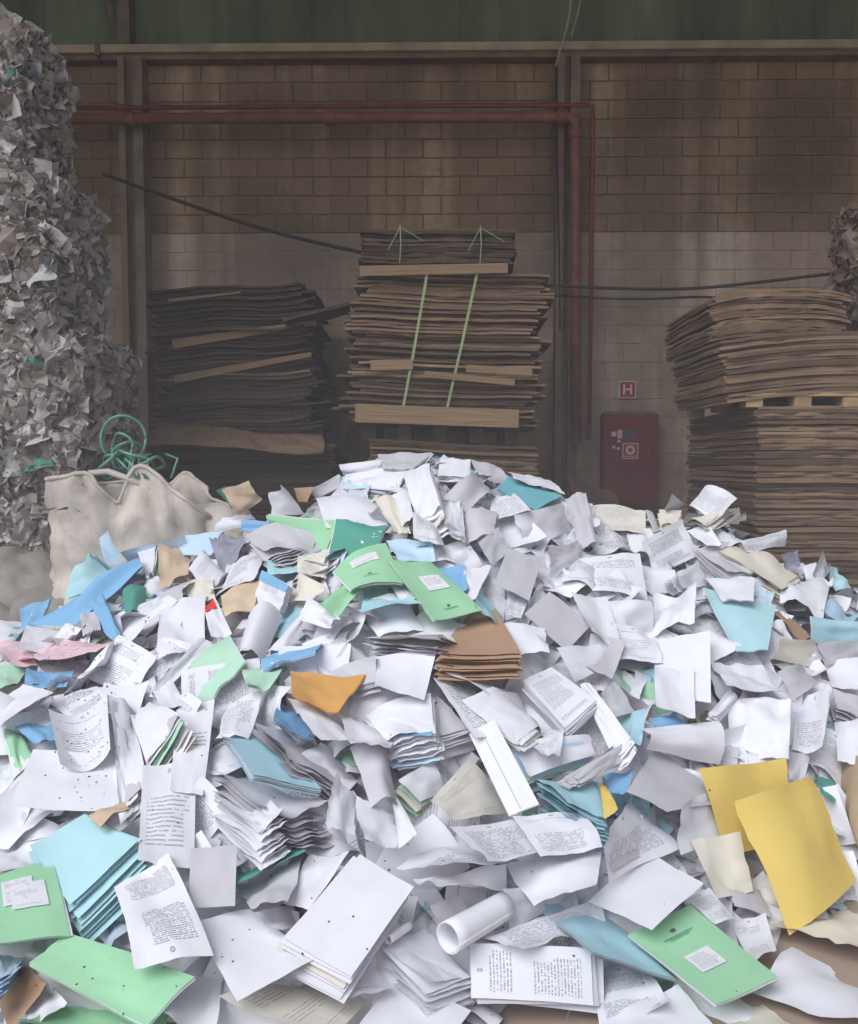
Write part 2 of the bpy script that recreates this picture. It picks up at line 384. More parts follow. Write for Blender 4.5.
mb = MB(); n = 16; vs = [(x + .05 * math.cos(i * math.tau / n), -0.252, z + .05 * math.sin(i * math.tau / n)) for i in range(n)] + [(x + .025 * math.cos(i * math.tau / n), -0.252, z + .025 * math.sin(i * math.tau / n)) for i in range(n)]
mb.add(vs, [(i, (i + 1) % n, n + (i + 1) % n, n + i) for i in range(n)]); mb.box((x - .06, -0.253, z - .07), (x + .06, -0.25, z - .062)); mb.build('hose_symbol', M['signwhite'], door)
# H sign
s = at(627.5, 389.5, WY - 0.03); sg = empty('hydrant_sign', (s[0], WY, s[2])); tag(sg, 'small square red sign with a white letter H', 'sign')
k = 0.095; mb = MB(); mb.box((-k, -0.03, -k), (k, -0.012, k)); mb.build('plate', M['signwhite'], sg)
k = 0.082; mb = MB(); mb.box((-k, -0.034, -k), (k, -0.029, k)); mb.build('red_field', M['signred'], sg)
mb = MB()
mb.add([(-.048, -.036, -.055), (-.028, -.036, -.055), (-.028, -.036, -.009), (.028, -.036, -.009), (.028, -.036, -.055), (.048, -.036, -.055), (.048, -.036, .055), (.028, -.036, .055), (.028, -.036, .010), (-.028, -.036, .010), (-.028, -.036, .055), (-.048, -.036, .055)],
       [(0, 1, 2, 9), (0, 9, 10, 11), (2, 3, 8, 9), (3, 4, 5, 6), (3, 6, 7, 8)])
mb.build('letter', M['signwhite'], sg)

# ------------------------------------------------------------------ stacks of cardboard
def card_mesh(seed, m, w, d, t, wave=0.012, sag=0.0, wseed=None):
    r = random.Random(seed); nx, ny = 14, 4; v = []; o = r.uniform(0, 99); f = []; ow = wseed if wseed is not None else o
    ej = [r.uniform(-0.015, 0.015) for _ in range((nx + 1) * 4)]
    for top in (0, 1):
        for j in range(ny + 1):
            for i in range(nx + 1):
                x = (i / nx - 0.5) * w; y = (j / ny - 0.5) * d
                if j in (0, ny): y += ej[i + (nx + 1) * (j > 0)]
                if i in (0, nx): x += ej[j + (nx + 1) * (2 + (i > 0))]
                z = wave * (noise.noise((x * 1.6 + ow, y * 1.6, ow)) + 0.22 * noise.noise((x * 4 + o, y * 3, o))) - sag * (2 * x / w) ** 2 + (t * (1.0 + 0.25 * noise.noise((x * 3, y * 3, o + 9))) if top else 0)
                v.append((x, y, z))
    n = (nx + 1) * (ny + 1); id_ = lambda i, j, top: top * n + j * (nx + 1) + i
    for j in range(ny):
        for i in range(nx):
            f.append((id_(i, j, 1), id_(i + 1, j, 1), id_(i + 1, j + 1, 1), id_(i, j + 1, 1))); f.append((id_(i, j, 0), id_(i, j + 1, 0), id_(i + 1, j + 1, 0), id_(i + 1, j, 0)))
    for i in range(nx):
        f.append((id_(i, 0, 0), id_(i + 1, 0, 0), id_(i + 1, 0, 1), id_(i, 0, 1))); f.append((id_(i, ny, 0), id_(i, ny, 1), id_(i + 1, ny, 1), id_(i + 1, ny, 0)))
    for j in range(ny):
        f.append((id_(0, j, 0), id_(0, j, 1), id_(0, j + 1, 1), id_(0, j + 1, 0))); f.append((id_(nx, j, 0), id_(nx, j + 1, 0), id_(nx, j + 1, 1), id_(nx, j, 1)))
    return mesh('cardboard_sheet', v, f, m)
def stack(name, label, pxl, pxr, pyt, pyb, Y, depth, t=0.021, mat='card', rz=0.0, tilt=0.0, jit=0.03, special=(), wave=0.012, sag=0.0, fan=0.0, group='stacks of flattened cardboard', wmul=1.0):
    """flat cartons piled up; the front face stands at depth Y between the pixel columns and rows given"""
    xl, xr = at(pxl, pyb, Y)[0], at(pxr, pyb, Y)[0]; z0, z1 = at(pxl, pyb, Y)[2], at(pxl, pyt, Y)[2]
    w = (xr - xl); r = random.Random(name + label)
    root = empty(name, ((xl + xr) / 2, Y + depth / 2, z0), rz); root.rotation_euler = (0, tilt, rz); tag(root, label, 'cardboard stack', group)
    ws = r.uniform(0, 50); vs = [card_mesh(r.random(), M[mat], w, depth, t, wave, sag, ws) for _ in range(9)]
    vl = card_mesh(r.random(), M['cardl'], w, depth, t, wave, sag, ws)
    n = max(1, int(round((z1 - z0) / t)))
    for i in range(n):
        q = i / max(1, n - 1)
        me = vl if any(abs(q - s_) < 0.5 / n for s_ in special) else r.choice(vs)
        tw = sag and 0
        o = link('cardboard_sheet', me, root, (r.gauss(0, jit * .5) + fan * (q - 0.5), r.gauss(0, jit * .4), i * t), (r.uniform(-.006, .006), r.uniform(-.006, .006), r.uniform(-.018, .018)))
    return root, w, z1 - z0
# left stack: lower pile with a pale board on it, leaning sooty pile above
rs = 'stacks of flattened cardboard'
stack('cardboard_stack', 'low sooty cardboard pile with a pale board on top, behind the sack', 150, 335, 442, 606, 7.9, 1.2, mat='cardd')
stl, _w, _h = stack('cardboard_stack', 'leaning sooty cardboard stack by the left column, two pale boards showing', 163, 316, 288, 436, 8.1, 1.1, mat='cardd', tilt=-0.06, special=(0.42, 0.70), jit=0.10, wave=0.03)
for (pa, pb, hh) in (((172, 344), (316, 322), .085), ((174, 379), (311, 354), .075), ((168, 300), (240, 292), .03)):
    a, b = Vector(at(*pa, 8.0)), Vector(at(*pb, 8.0)); Lf = (b - a).length; fl = mesh('cardboard_flap', [(x * Lf, (.02 if z else -.0) + y, z * hh * (1 - .45 * x)) for x in (0, 1) for y in (-.006, .006) for z in (-.5, .5)], [(0, 1, 3, 2), (4, 6, 7, 5), (0, 4, 5, 1), (2, 3, 7, 6), (0, 2, 6, 4), (1, 5, 7, 3)], M['cardl'])
    fo = link('cardboard_flap', fl, stl); fo.matrix_world = Matrix.Translation(a) @ Matrix.Rotation(-math.atan2(b.z - a.z, b.x - a.x), 4, 'Y')
    fo.matrix_parent_inverse = Matrix.LocRotScale(stl.location, stl.rotation_euler, None).inverted()
o = link('cardboard_sheet', card_mesh(5, M['cardl'], 1.55, 1.0, 0.02, 0.05), None, tuple(at(240, 438, 8.0) + np.array([0, 0.0, 0.03])), (0.27, 0.03, 0.15)); tag(o, 'pale brown flat board jutting out under the leaning sooty stack', 'cardboard', 'loose cardboard boards')
o = link('cardboard_sheet', card_mesh(6, M['cardd'], 0.62, 0.8, 0.03, 0.03), None, tuple(at(318, 318, 8.2)), (0.05, -0.28, 0.1)); tag(o, 'dark board sticking out to the right of the leaning sooty stack', 'cardboard', 'loose cardboard boards')
# middle stack
r1, w1, h1 = stack('cardboard_stack', 'bottom cardboard stack just above the paper, under the strapped stack', 362, 528, 443, 640, 7.35, 1.2, tilt=0.05, mat='card')
stm, wm, hm = stack('cardboard_stack', 'tall brown cardboard stack tied with two green straps', 352, 536, 272, 424, 7.3, 1.2, tilt=0.035, special=(0.01, 0.33, 0.39, 0.985), jit=0.10, fan=0.06, wave=0.025)
for fx0, fx1 in ((-0.17, -0.36), (0.24, 0.0)):        # straps run over the front and the top
    mb = MB(); P = [Vector((fx0, 0.55, hm + .025)), Vector((fx0, -0.66, hm + .03)), Vector((fx0 - .01, -0.69, hm - .02)), Vector(((fx0 + fx1) / 2, -0.70, hm / 2)), Vector((fx1, -0.69, 0.02)), Vector((fx1, -0.6, -0.01))]
    for i in range(len(P) - 1):
        a, b = P[i], P[i + 1]; s_ = Vector((0.011, 0, 0)); n_ = (b - a).cross(s_).normalized() * 0.003
        mb.add([a - s_ - n_, a + s_ - n_, b + s_ - n_, b - s_ - n_, a - s_ + n_, a + s_ + n_, b + s_ + n_, b - s_ + n_], [(0, 1, 2, 3), (7, 6, 5, 4), (0, 4, 5, 1), (1, 5, 6, 2), (2, 6, 7, 3), (3, 7, 4, 0)])
    mb.build('strap', M['strap'], stm)
# folded flaps of pale board on the stack's face
for (x, z, w, h, rr) in ((-0.13, hm - .01, 1.22, .08, -.05), (-0.06, 0.06, 1.36, .15, .0), (0.44, hm * .36, .55, .06, .02), (0.20, hm * .30, .75, .05, .06), (-0.45, hm * .37, .35, .08, -.05)):
    mb = MB(); mb.box((-w / 2, -0.006, -h / 2), (w / 2, 0.006, h / 2)); f_ = mb.build('cardboard_flap', M['cardl'], stm, (x, -0.715, z), (0.12, rr, 0))
stu, wu, hu = stack('cardboard_stack', 'small dark cardboard bundle on top of the strapped stack', 361, 514, 229, 264, 7.45, 1.0, t=0.018, mat='cardd', tilt=0.01, jit=0.03, wave=0.02)
for fx in (-0.32, 0.36):
    mb = MB(); mb.tube([(fx, -0.54, hu + .02), (fx + .01, -0.56, hu / 2), (fx, -0.55, -0.01)], 0.005, 6); mb.tube([(fx, -0.545, hu), (fx + .2, -0.57, hu - .12)], 0.004, 5); mb.tube([(fx, -0.545, hu), (fx - .1, -0.57, hu - .2)], 0.004, 5); mb.build('tie_string', M['strap'], stu)
def pallet(name, label, pxl, pxr, pyt, pyb, Y, depth, tilt, mat='wood'):
    xl, xr = at(pxl, pyb, Y)[0], at(pxr, pyb, Y)[0]; z0, z1 = at(pxl, pyb, Y)[2], at(pxl, pyt, Y)[2]; w = xr - xl; h = z1 - z0
    root = empty(name, ((xl + xr) / 2, Y + depth / 2, z0)); root.rotation_euler = (0, tilt, 0); tag(root, label, 'pallet')
    for i in range(5):
        mb = MB(); y = -depth / 2 + i * (depth - .1) / 4; mb.box((-w / 2, y, h - .022), (w / 2, y + .1, h)); mb.build('deck_board', M[mat], root)
    for fx in np.linspace(-1, 1, 5):
        for fy in (-1, 0, 1):
            mb = MB(); x = fx * (w / 2 - .07); y = fy * (depth / 2 - .07); mb.box((x - .06, y - .06, 0), (x + .06, y + .06, h - .022)); mb.build('spacer_block', M[mat], root)
    return root
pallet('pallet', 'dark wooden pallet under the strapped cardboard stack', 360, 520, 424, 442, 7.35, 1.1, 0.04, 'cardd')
# right stack
YR = 6.2
stack('cardboard_stack', 'tall lower right cardboard stack under the wooden pallet', 750, 990, 407, 752, YR, 1.7, t=0.022, mat='card', special=(0.93,), jit=0.018)
pallet('pallet', 'pale wooden pallet between the two big right cardboard stacks', 745, 960, 393, 407, YR, 1.5, 0.0)
stack('cardboard_stack', 'sagging thick cardboard stack on the wooden pallet at right', 722, 1000, 330, 393, YR, 1.25, t=0.022, mat='card', jit=0.02, wave=0.02, sag=0.07, fan=-0.05)
stack('cardboard_stack', 'darker cardboard bundle on top of the sagging right stack', 712, 846, 289, 334, YR + .35, 1.25, t=0.020, mat='card', jit=0.025, wave=0.03, sag=0.06, tilt=-0.01)

# ------------------------------------------------------------------ bales of waste paper
def crumpled_scrap(seed, m, s=0.1, n=4, amp=0.35):
    r = random.Random(seed); o = r.uniform(0, 99); v = []; uv = []; a, b = r.uniform(.6, 1.3), r.uniform(.5, 1.0)
    for j in range(n + 1):
        for i in range(n + 1):
            x, y = (i / n - .5) * a * s, (j / n - .5) * b * s
            k = 1 + 0.25 * noise.noise((x / s * 2 + o, y / s * 2, 3)); v.append((x * k, y * k, amp * s * noise.noise((x / s * 1.6 + o, y / s * 1.6, o))))
    f = [(j * (n + 1) + i, j * (n + 1) + i + 1, (j + 1) * (n + 1) + i + 1, (j + 1) * (n + 1) + i) for j in range(n) for i in range(n)]
    return v, f
SCR = [tuple(k * w for k, w in zip(c, (1.0, .97, .95))) for c in [(.46, .43, .42), (.40, .37, .36), (.34, .31, .30), (.52, .49, .48), (.30, .26, .24), (.44, .40, .37), (.24, .21, .20), (.60, .57, .56), (.37, .32, .28)]]
SPECIAL = [(.45, .20, .10), (.10, .28, .22), (.45, .38, .12), (.35, .08, .08), (.25, .32, .40)]
scrap_mats = [plain('scrap_' + n_, c, 0.8, 0.25, 8) for n_, c in (('grey', (.40, .37, .355)), ('pale', (.54, .515, .505)), ('dark', (.22, .195, .185)), ('brown', (.26, .21, .175)), ('orange', (.34, .15, .07)), ('green', (.08, .26, .20)), ('yellow', (.34, .28, .10)), ('red', (.20, .05, .05)))]
scrap_meshes = [[mesh('paper_scrap', *crumpled_scrap(s * 31 + k, None, 0.16, 6, 0.5), m_, smooth=False) for s in range(4)] for k, m_ in enumerate(scrap_mats)]
def bale(label, x0, x1, y0, y1, z0, z1, seed, n_s=2400, n_p=45, pal=None, group='bales of waste paper', rz=0.0, left=False):
    r = random.Random(seed); cx, cy, cz = (x0 + x1) / 2, (y0 + y1) / 2, z0
    root = empty('paper_bale', (cx, cy, cz), rz); tag(root, label, 'bale', group)
    w, d, h = x1 - x0, y1 - y0, z1 - z0; o = r.uniform(0, 50)
    def surf(face, u, v):
        """a point of the bulging bale and its outward direction"""
        if face == 'f': p, nn = Vector(((u - .5) * w, -d / 2, v * h)), Vector((0, -1, 0))
        elif face == 'r': p, nn = Vector((w / 2, (u - .5) * d, v * h)), Vector((1, 0, 0))
        elif face == 'l': p, nn = Vector((-w / 2, (u - .5) * d, v * h)), Vector((-1, 0, 0))
        else: p, nn = Vector(((u - .5) * w, (v - .5) * d, h)), Vector((0, 0, 1))
        q = p - Vector((0, 0, h / 2)); e = Vector((abs(q.x) / (w / 2), abs(q.y) / (d / 2), abs(q.z) / (h / 2)))
        rd = sorted(e)[1]; p = p - q * 0.07 * max(0, rd - .75) * 4 * (1 / 1)
        a = 0.07 * noise.noise((p.x * 2.2 + o, p.y * 2.2, p.z * 2.2)) + 0.03 * noise.noise((p.x * 7 + o, p.y * 7, p.z * 7))
        return p + nn * a, nn
    V, Fc = [], []; n = 12
    for face in 'frtl':
        base = len(V)
        for j in range(n + 1):
            for i in range(n + 1): V.append(surf(face, i / n, j / n)[0] - surf(face, i / n, j / n)[1] * 0.05)
        Fc += [(base + j * (n + 1) + i, base + j * (n + 1) + i + 1, base + (j + 1) * (n + 1) + i + 1, base + (j + 1) * (n + 1) + i) for j in range(n) for i in range(n)]
    link('packed_core', mesh('packed_core', V, Fc, scrap_mats[2]), root)
    V, Fc, C = [], [], []
    faces = 'ffffrrrt' if not left else 'fffflllt'
    for k in range(n_s):
        face = r.choice(faces); p, nn = surf(face, r.random(), r.random())
        v, f = crumpled_scrap(r.random(), None, r.choice((.06, .09, .13, .18)), 3, r.uniform(.3, .7))
        q = nn.to_track_quat('Z', 'Y') @ Matrix.Rotation(r.uniform(0, 6.28), 3, 'Z').to_quaternion() @ Matrix.Rotation(r.gauss(0, .5), 3, 'X').to_quaternion()
        b = len(V); c = r.choice(pal or SCR) if r.random() > .02 else r.choice(SPECIAL); s_ = r.uniform(.75, 1.15)
        V += [q @ Vector(x) + p + nn * r.uniform(-.03, .03) for x in v]; Fc += [tuple(i + b for i in g) for g in f]; C += [(c[0] * s_, c[1] * s_, c[2] * s_, 1)] * len(v)
    tag(link('packed_scraps', mesh('packed_scraps', V, Fc, M['scrap'], colour=C), root), kind='stuff')
    for k in range(n_p):
        face = r.choice(faces); p, nn = surf(face, r.random(), r.random())
        q = nn.to_track_quat('Z', 'Y') @ Matrix.Rotation(r.uniform(0, 6.28), 3, 'Z').to_quaternion() @ Matrix.Rotation(r.gauss(0, .35), 3, 'X').to_quaternion()
        mi = r.choice((0, 0, 1, 1, 2, 3)) if r.random() > .05 else r.choice((4, 5, 6, 7))
        if pal: mi = r.choice((2, 3, 3))
        s_ = r.uniform(.7, 1.5); link('paper_scrap', r.choice(scrap_meshes[mi]), root, p + nn * 0.03, q.to_euler(), (s_, s_, s_))
    return root
bale('bottom paper bale of the left tower, beside the white sack', -4.1, -2.62, 6.0, 7.2, 0.0, 1.32, 1)
bale('second paper bale from the floor in the left tower', -4.1, -2.52, 6.05, 7.15, 1.30, 2.48, 2)
bale('third paper bale from the floor in the left tower', -4.1, -2.68, 6.0, 6.95, 2.46, 3.60, 3)
bale('topmost paper bale of the left tower, near the beam', -4.1, -2.84, 6.0, 6.7, 3.58, 4.62, 4)
zt = at(850, 322, 6.7)[2]; xr_ = at(884, 300, 6.5)[0]
bale('brown shaggy bale on top of the right cardboard stacks at the edge', xr_, xr_ + 1.1, 6.5, 7.4, zt, zt + 0.98, 9, 900, 25, [(.22, .15, .10), (.30, .20, .13), (.15, .11, .085), (.26, .20, .16)], 'bales of cardboard', left=True)

# ------------------------------------------------------------------ sacks and strap coil behind the paper
def lump(name, label, cat, c, rad, m, seed, fold=0.10, group=None, sub=26):
    V, Fc = [], []; nu, nv = sub * 2, sub; o = seed * 7.7
    for j in range(nv + 1):
        th = math.pi * j / nv
        for i in range(nu):
            ph = 2 * math.pi * i / nu; d = Vector((math.sin(th) * math.cos(ph), math.sin(th) * math.sin(ph), math.cos(th)))
            k = 1 + 0.22 * noise.noise(d * 1.4 + Vector((o, 0, 0))) + fold * (1 - abs(noise.noise(d * 3.2 + Vector((0, o, 0)))) * 2) * .6 + .03 * noise.noise(d * 9 + Vector((o, o, 0)))
            V.append((d.x * rad[0] * k, d.y * rad[1] * k, max(d.z * rad[2] * k, -rad[2] * .8)))
    Fc = [(j * nu + i, j * nu + (i + 1) % nu, (j + 1) * nu + (i + 1) % nu, (j + 1) * nu + i) for j in range(nv) for i in range(nu)]
    return tag(link(name, mesh(name, V, Fc, m, smooth=True), None, c), label, cat, group)
lump('empty_sack', 'grimy crumpled sack on the floor at the left edge', 'sack', tuple(at(18, 600, 5.6)), (.33, .3, .30), M['sack2'], 1, .2, 'grimy sacks')
lump('empty_sack', 'grimy pale sack heap lying against the white sack', 'sack', tuple(at(58, 622, 5.45)), (.30, .28, .26), M['sack2'], 2, .2, 'grimy sacks')
lump('empty_sack', 'dark grimy sack slumped under the bottom bale at the left edge', 'sack', tuple(at(-10, 640, 5.4)), (.4, .3, .3), M['sack2'], 3, .2, 'grimy sacks')
# big woven sack, half slumped, open at the top
def big_bag():
    Y = 5.75; c = at(153, 560, Y); root = empty('bulk_sack', (c[0], c[1], 0.0)); tag(root, 'big off-white woven bulk sack slumped open behind the paper', 'sack')
    nu, nv = 96, 48; V = []; hw = 0.50
    sil = [(-1.0, 478), (-.85, 478), (-.6, 474), (-.35, 470), (-.2, 478), (-.05, 480), (.1, 465), (.25, 465), (.4, 474), (.6, 490), (.8, 504), (1.0, 520)]
    top = lambda x: at(142, float(np.interp(x, [s_[0] for s_ in sil], [s_[1] for s_ in sil])), Y)[2]
    for j in range(nv + 1):
        v = j / nv
        for i in range(nu):
            ph = 2 * math.pi * i / nu; cx, sy = math.cos(ph), math.sin(ph)
            k = 1 / (abs(cx) ** 4 + abs(sy) ** 4) ** .25
            x, y = cx * k, sy * k
            zt_ = top(max(-1, min(1, x))) - (0.06 * max(0, y)) - 0.14 * max(0, -y) * math.exp(-((x + .12) / .16) ** 2)
            z = zt_ * v
            bul = 1 + 0.06 * math.sin(math.pi * v) + 0.04 * noise.noise((x * 1.5, y * 1.5, v * 2.0)) 
            fold = 0.05 * (1 - 3 * abs(noise.noise((ph * 4.5 + v * 2, v * 6.0, 3.0)))) * (.4 + v) + 0.02 * noise.noise((ph * 12, v * 14, 2.0)) + 0.09 * noise.noise((ph * 2.2, v * 1.8 + 5, 1.0)) + 0.05 * (1 - 3 * abs(noise.noise((ph * 3.1 + v * 1.5, v * 2.5, 7.0)))) + 0.02 * noise.noise((ph * 8.0, v * 3 + 2, 4.0))
            lean = 0.10 * (v - .5) * -1
            V.append(((x * (bul + fold)) * hw * 1.04 + lean * .3, y * (bul + fold) * .46, z))
    Fc = [(j * nu + i, j * nu + (i + 1) % nu, (j + 1) * nu + (i + 1) % nu, (j + 1) * nu + i) for j in range(nv) for i in range(nu)]
    b = link('woven_body', mesh('woven_body', V, Fc, M['sack'], smooth=True), root)
    so = b.modifiers.new('thick', 'SOLIDIFY'); so.thickness = 0.008
    rim = [Vector(V[nv * nu + i]) for i in range(nu)] ; mb = MB(); mb.tube(rim + [rim[0]], 0.014, 6, False); mb.build('rolled_rim', M['sack'], root, smooth=True)
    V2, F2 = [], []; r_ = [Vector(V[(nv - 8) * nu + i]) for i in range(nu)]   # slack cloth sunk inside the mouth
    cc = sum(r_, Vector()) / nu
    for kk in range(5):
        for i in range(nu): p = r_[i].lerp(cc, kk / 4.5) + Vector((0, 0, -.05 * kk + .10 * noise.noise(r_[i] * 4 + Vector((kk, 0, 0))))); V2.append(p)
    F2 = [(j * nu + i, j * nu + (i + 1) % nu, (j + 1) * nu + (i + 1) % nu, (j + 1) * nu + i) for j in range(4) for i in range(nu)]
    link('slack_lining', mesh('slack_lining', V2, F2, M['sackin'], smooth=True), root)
    # lifting loop and a hanging front lip
    mb = MB(); a = Vector((-.16, -.44, top(-.2) - .01)); mb.tube([a + Vector((-.12, 0, -.02)), a + Vector((-.06, -.03, .05)), a + Vector((.05, -.03, .06)), a + Vector((.16, -.02, .02)), a + Vector((.3, 0, -.05))], 0.02, 6); mb.build('lifting_loop', M['sack'], root, smooth=True)
    return root
big_bag()
lump('cloth_heap', 'pale cloth shoulder of waste sacking right of the bulk sack', 'sack', tuple(at(205, 540, 5.6)), (.34, .3, .24), M['sack'], 5, .16)
def ring(mb, c, R, r, tilt, n=28, a0=0.0, a1=6.283, wob=0.0):
    Mx = Matrix.Rotation(tilt[0], 3, 'X') @ Matrix.Rotation(tilt[1], 3, 'Z'); pts = []
    for i in range(n + 1):
        a = a0 + (a1 - a0) * i / n; pts.append(Vector(c) + Mx @ Vector((R * math.cos(a), wob * math.sin(3 * a), R * math.sin(a) * 1.08)))
    mb.tube(pts, r, 6)
cp = at(124, 462, 5.4); root = empty('strap_coil', tuple(cp)); tag(root, 'tangle of dark green strapping loops on the bulk sack', 'strapping')
for (dx, dz, R, t_) in ((0.0, 0.145, .135, (0.1, .2)), (-.01, .085, .09, (0.15, -.5)), (.03, .03, .10, (0.5, .6)), (-.04, .0, .08, (.9, .2)), (.08, .0, .12, (1.1, -.3)), (.16, -.03, .09, (1.2, .5)), (-.06, -.02, .11, (1.25, .8))):
    mb = MB(); ring(mb, (dx, 0, dz), R, .0105, t_, wob=.012); mb.build('strap_loop', M['coil'], root, smooth=True)
for k in range(7):
    mb = MB(); x = random.uniform(-.12, .3); mb.tube([(x, -.02, .05), (x + random.uniform(-.1, .1), -.08, 0.02), (x + random.uniform(-.1, .2), -.12, -.10)], .008, 5); mb.build('strap_end', M['coil'], root, smooth=True)
# dim brown board slumped behind the heap, in front of the hydrant cabinet
o = link('cardboard_sheet', card_mesh(77, M['cardd'], .42, .42, .02, .16), None, tuple(at(594, 500, 6.2)), (0.75, 0.35, 0.2)); tag(o, 'crumpled dull brown board behind the heap below the hydrant cabinet', 'cardboard', 'loose cardboard boards')

# ------------------------------------------------------------------ the heap: its ground shape
YC = 4.9
CRx = [-4.5, -2.45, -2.2, -1.87, -1.36, -1.08, -.73, -.48, 0, .4, .75, .97, 1.3, 1.6, 1.8, 2.1, 2.45, 4.0]
CRz = [.2, .62, .75, .97, 1.07, 1.18, 1.32, 1.53, 1.605, 1.52, 1.39, 1.30, 1.27, 1.30, 1.10, .97, .88, .5]
FOx = [-4.5, -2.0, -.8, -.1, .2, .7, 1.2, 1.6, 2.6, 4.0]; FOy = [2.3, 1.8, 1.8, 2.2, 2.5, 2.58, 2.92, 3.15, 3.3, 3.3]
def hz(x, y):
    h = float(np.interp(x, CRx, CRz)); yf = float(np.interp(x, FOx, FOy))
    if y <= yf: return 0.0
    if y <= YC:
        s = (y - yf) / (YC - yf); z = h * (0.12 * math.sin(math.pi * s) * .5 + s)
    else:
        z = h * max(0.0, 1 - ((y - YC) / 1.6) ** 2)
    return max(0.0, min(z, (y - yf) * 3))
def hnormal(x, y):
    e = .12; return Vector((-(hz(x + e, y) - hz(x - e, y)) / (2 * e), -(hz(x, y + e) - hz(x, y - e)) / (2 * e), 1)).normalized()
def hit(px, py):
    """depth at which the sight line through a pixel meets the heap (or the floor), else passes closest over its crest"""
    d = ray(px, py); best, by = 9, YC
    for Y in np.arange(1.5, 5.6, .01):
        p = CAM + d * Y; g = p[2] - hz(p[0], p[1])
        if g <= 0.004: return Y
        if Y > 3 and g < best: best, by = g, Y
    return by

# ------------------------------------------------------------------ sheets, bundles, folders traced on the heap
def fit(quad, lift, Yfix=None):
    """corner points in space: on the heap, then eased until the shape is a true rectangle"""
    D = [ray(*q) for q in quad]
    if Yfix is not None: t0 = np.array([Yfix] * 4, float)
    else:
        t0 = np.array([hit(*q) for q in quad]); t0 = t0 - lift
        mt = t0.mean(); t0 = np.clip(t0, mt - .28, mt + .28)
    t = t0.copy()
    def res(t):
        P = [CAM + D[i] * t[i] for i in range(4)]
        a, b = P[1] - P[0], P[3] - P[0]; c, d = P[2] - P[1], P[2] - P[3]; s = (np.linalg.norm(a) + np.linalg.norm(b)) / 2
        r = list((P[0] - P[1] + P[2] - P[3]) / s * 1.0)
        r.append(0.8 * a @ b / (np.linalg.norm(a) * np.linalg.norm(b))); r.append(0.8 * c @ d / (np.linalg.norm(c) * np.linalg.norm(d)))
        r += list((t - t0) * 2.0)
        return np.array(r)
    for _ in range(12):
        r0 = res(t); J = np.array([(res(t + 1e-4 * np.eye(4)[i]) - r0) / 1e-4 for i in range(4)]).T
        t = t - 0.7 * np.linalg.lstsq(J, r0, rcond=None)[0]
        t = np.clip(t, t0 - .30, t0 + .30)
    return [Vector(CAM + D[i] * t[i]) for i in range(4)]

def patch(P, nx, ny, curl_u=0.0, curl_v=0.0, crumple=0.01, seed=0.0, corner=(0, 0, 0, 0), freq=7.0, torn=0.0):
    a = (P[1] - P[0]); b = (P[3] - P[0]); n = a.cross(b).normalized()
    if n.dot(Vector(CAM) - P[0]) < 0: n = -n
    L = (a.length + b.length) / 2; V = []; UV = []
    for j in range(ny + 1):
        v = j / ny
        for i in range(nx + 1):
            u = i / nx; uu, vv = u, v
            if torn and (j in (0, ny) or i in (0, nx)):
                k = torn * noise.noise((u * 9 + seed, v * 9, seed)); uu = u + (k if i in (0, nx) else 0); vv = v + (k if j in (0, ny) else 0)
            p = P[0] * (1 - uu) * (1 - vv) + P[1] * uu * (1 - vv) + P[2] * uu * vv + P[3] * (1 - uu) * vv
            h = L * (curl_u * (4 * u * (1 - u) - .4) + curl_v * (4 * v * (1 - v) - .4))
            h += crumple * L * (noise.noise(Vector((u * 1.9 + seed, v * 1.9, seed * 1.3))) * 1.6 + (1 - 2.2 * abs(noise.noise(Vector((u * freq * .5 + seed, v * freq * .5, 9 + seed))))) * .5)
            if crumple >= .035:                         # creases where the sheet was bent
                for q_ in (0, 1):
                    an = (seed * (7.1 + 5 * q_)) % 6.283; of = ((seed * 3.3 + q_ * .37) % 1 - .5) * .7; ck = ((seed * 5.7 + q_ * .61) % 1 - .5) * min(.62, crumple * 6)
                    h += L * ck * (abs((u - .5) * math.cos(an) + (v - .5) * math.sin(an) - of) - .25)
            for c_, cu, cv in zip(corner, (0, 1, 1, 0), (0, 0, 1, 1)):
                if c_:
                    q = max(0, 1 - (abs(u - cu) + abs(v - cv)) / .75); h += c_ * L * q * q
            V.append(p + n * h); UV.append((u, 1 - v))
    Fc = [(j * (nx + 1) + i, j * (nx + 1) + i + 1, (j + 1) * (nx + 1) + i + 1, (j + 1) * (nx + 1) + i) for j in range(ny) for i in range(nx)]
    return V, Fc, UV, n
def sheet_obj(name, P, m, parent=None, origin=None, nx=9, ny=9, **kw):
    V, Fc, UV, n = patch(P, nx, ny, **kw)
    o = origin if origin is not None else sum(P, Vector()) / 4
    me = mesh(name, [p - o for p in V], Fc, M[m], UV, smooth=True)
    ob = link(name, me, parent, (0, 0, 0) if parent else o)
    return ob, n, V
def quad_on(V, nx, ny, u, v):
    """a point on a built patch"""
    x, y = u * nx, v * ny; i, j = min(int(x), nx - 1), min(int(y), ny - 1); fx, fy = x - i, y - j
    g = lambda a, b: V[b * (nx + 1) + a]
    return g(i, j) * (1 - fx) * (1 - fy) + g(i + 1, j) * fx * (1 - fy) + g(i + 1, j + 1) * fx * fy + g(i, j + 1) * (1 - fx) * fy

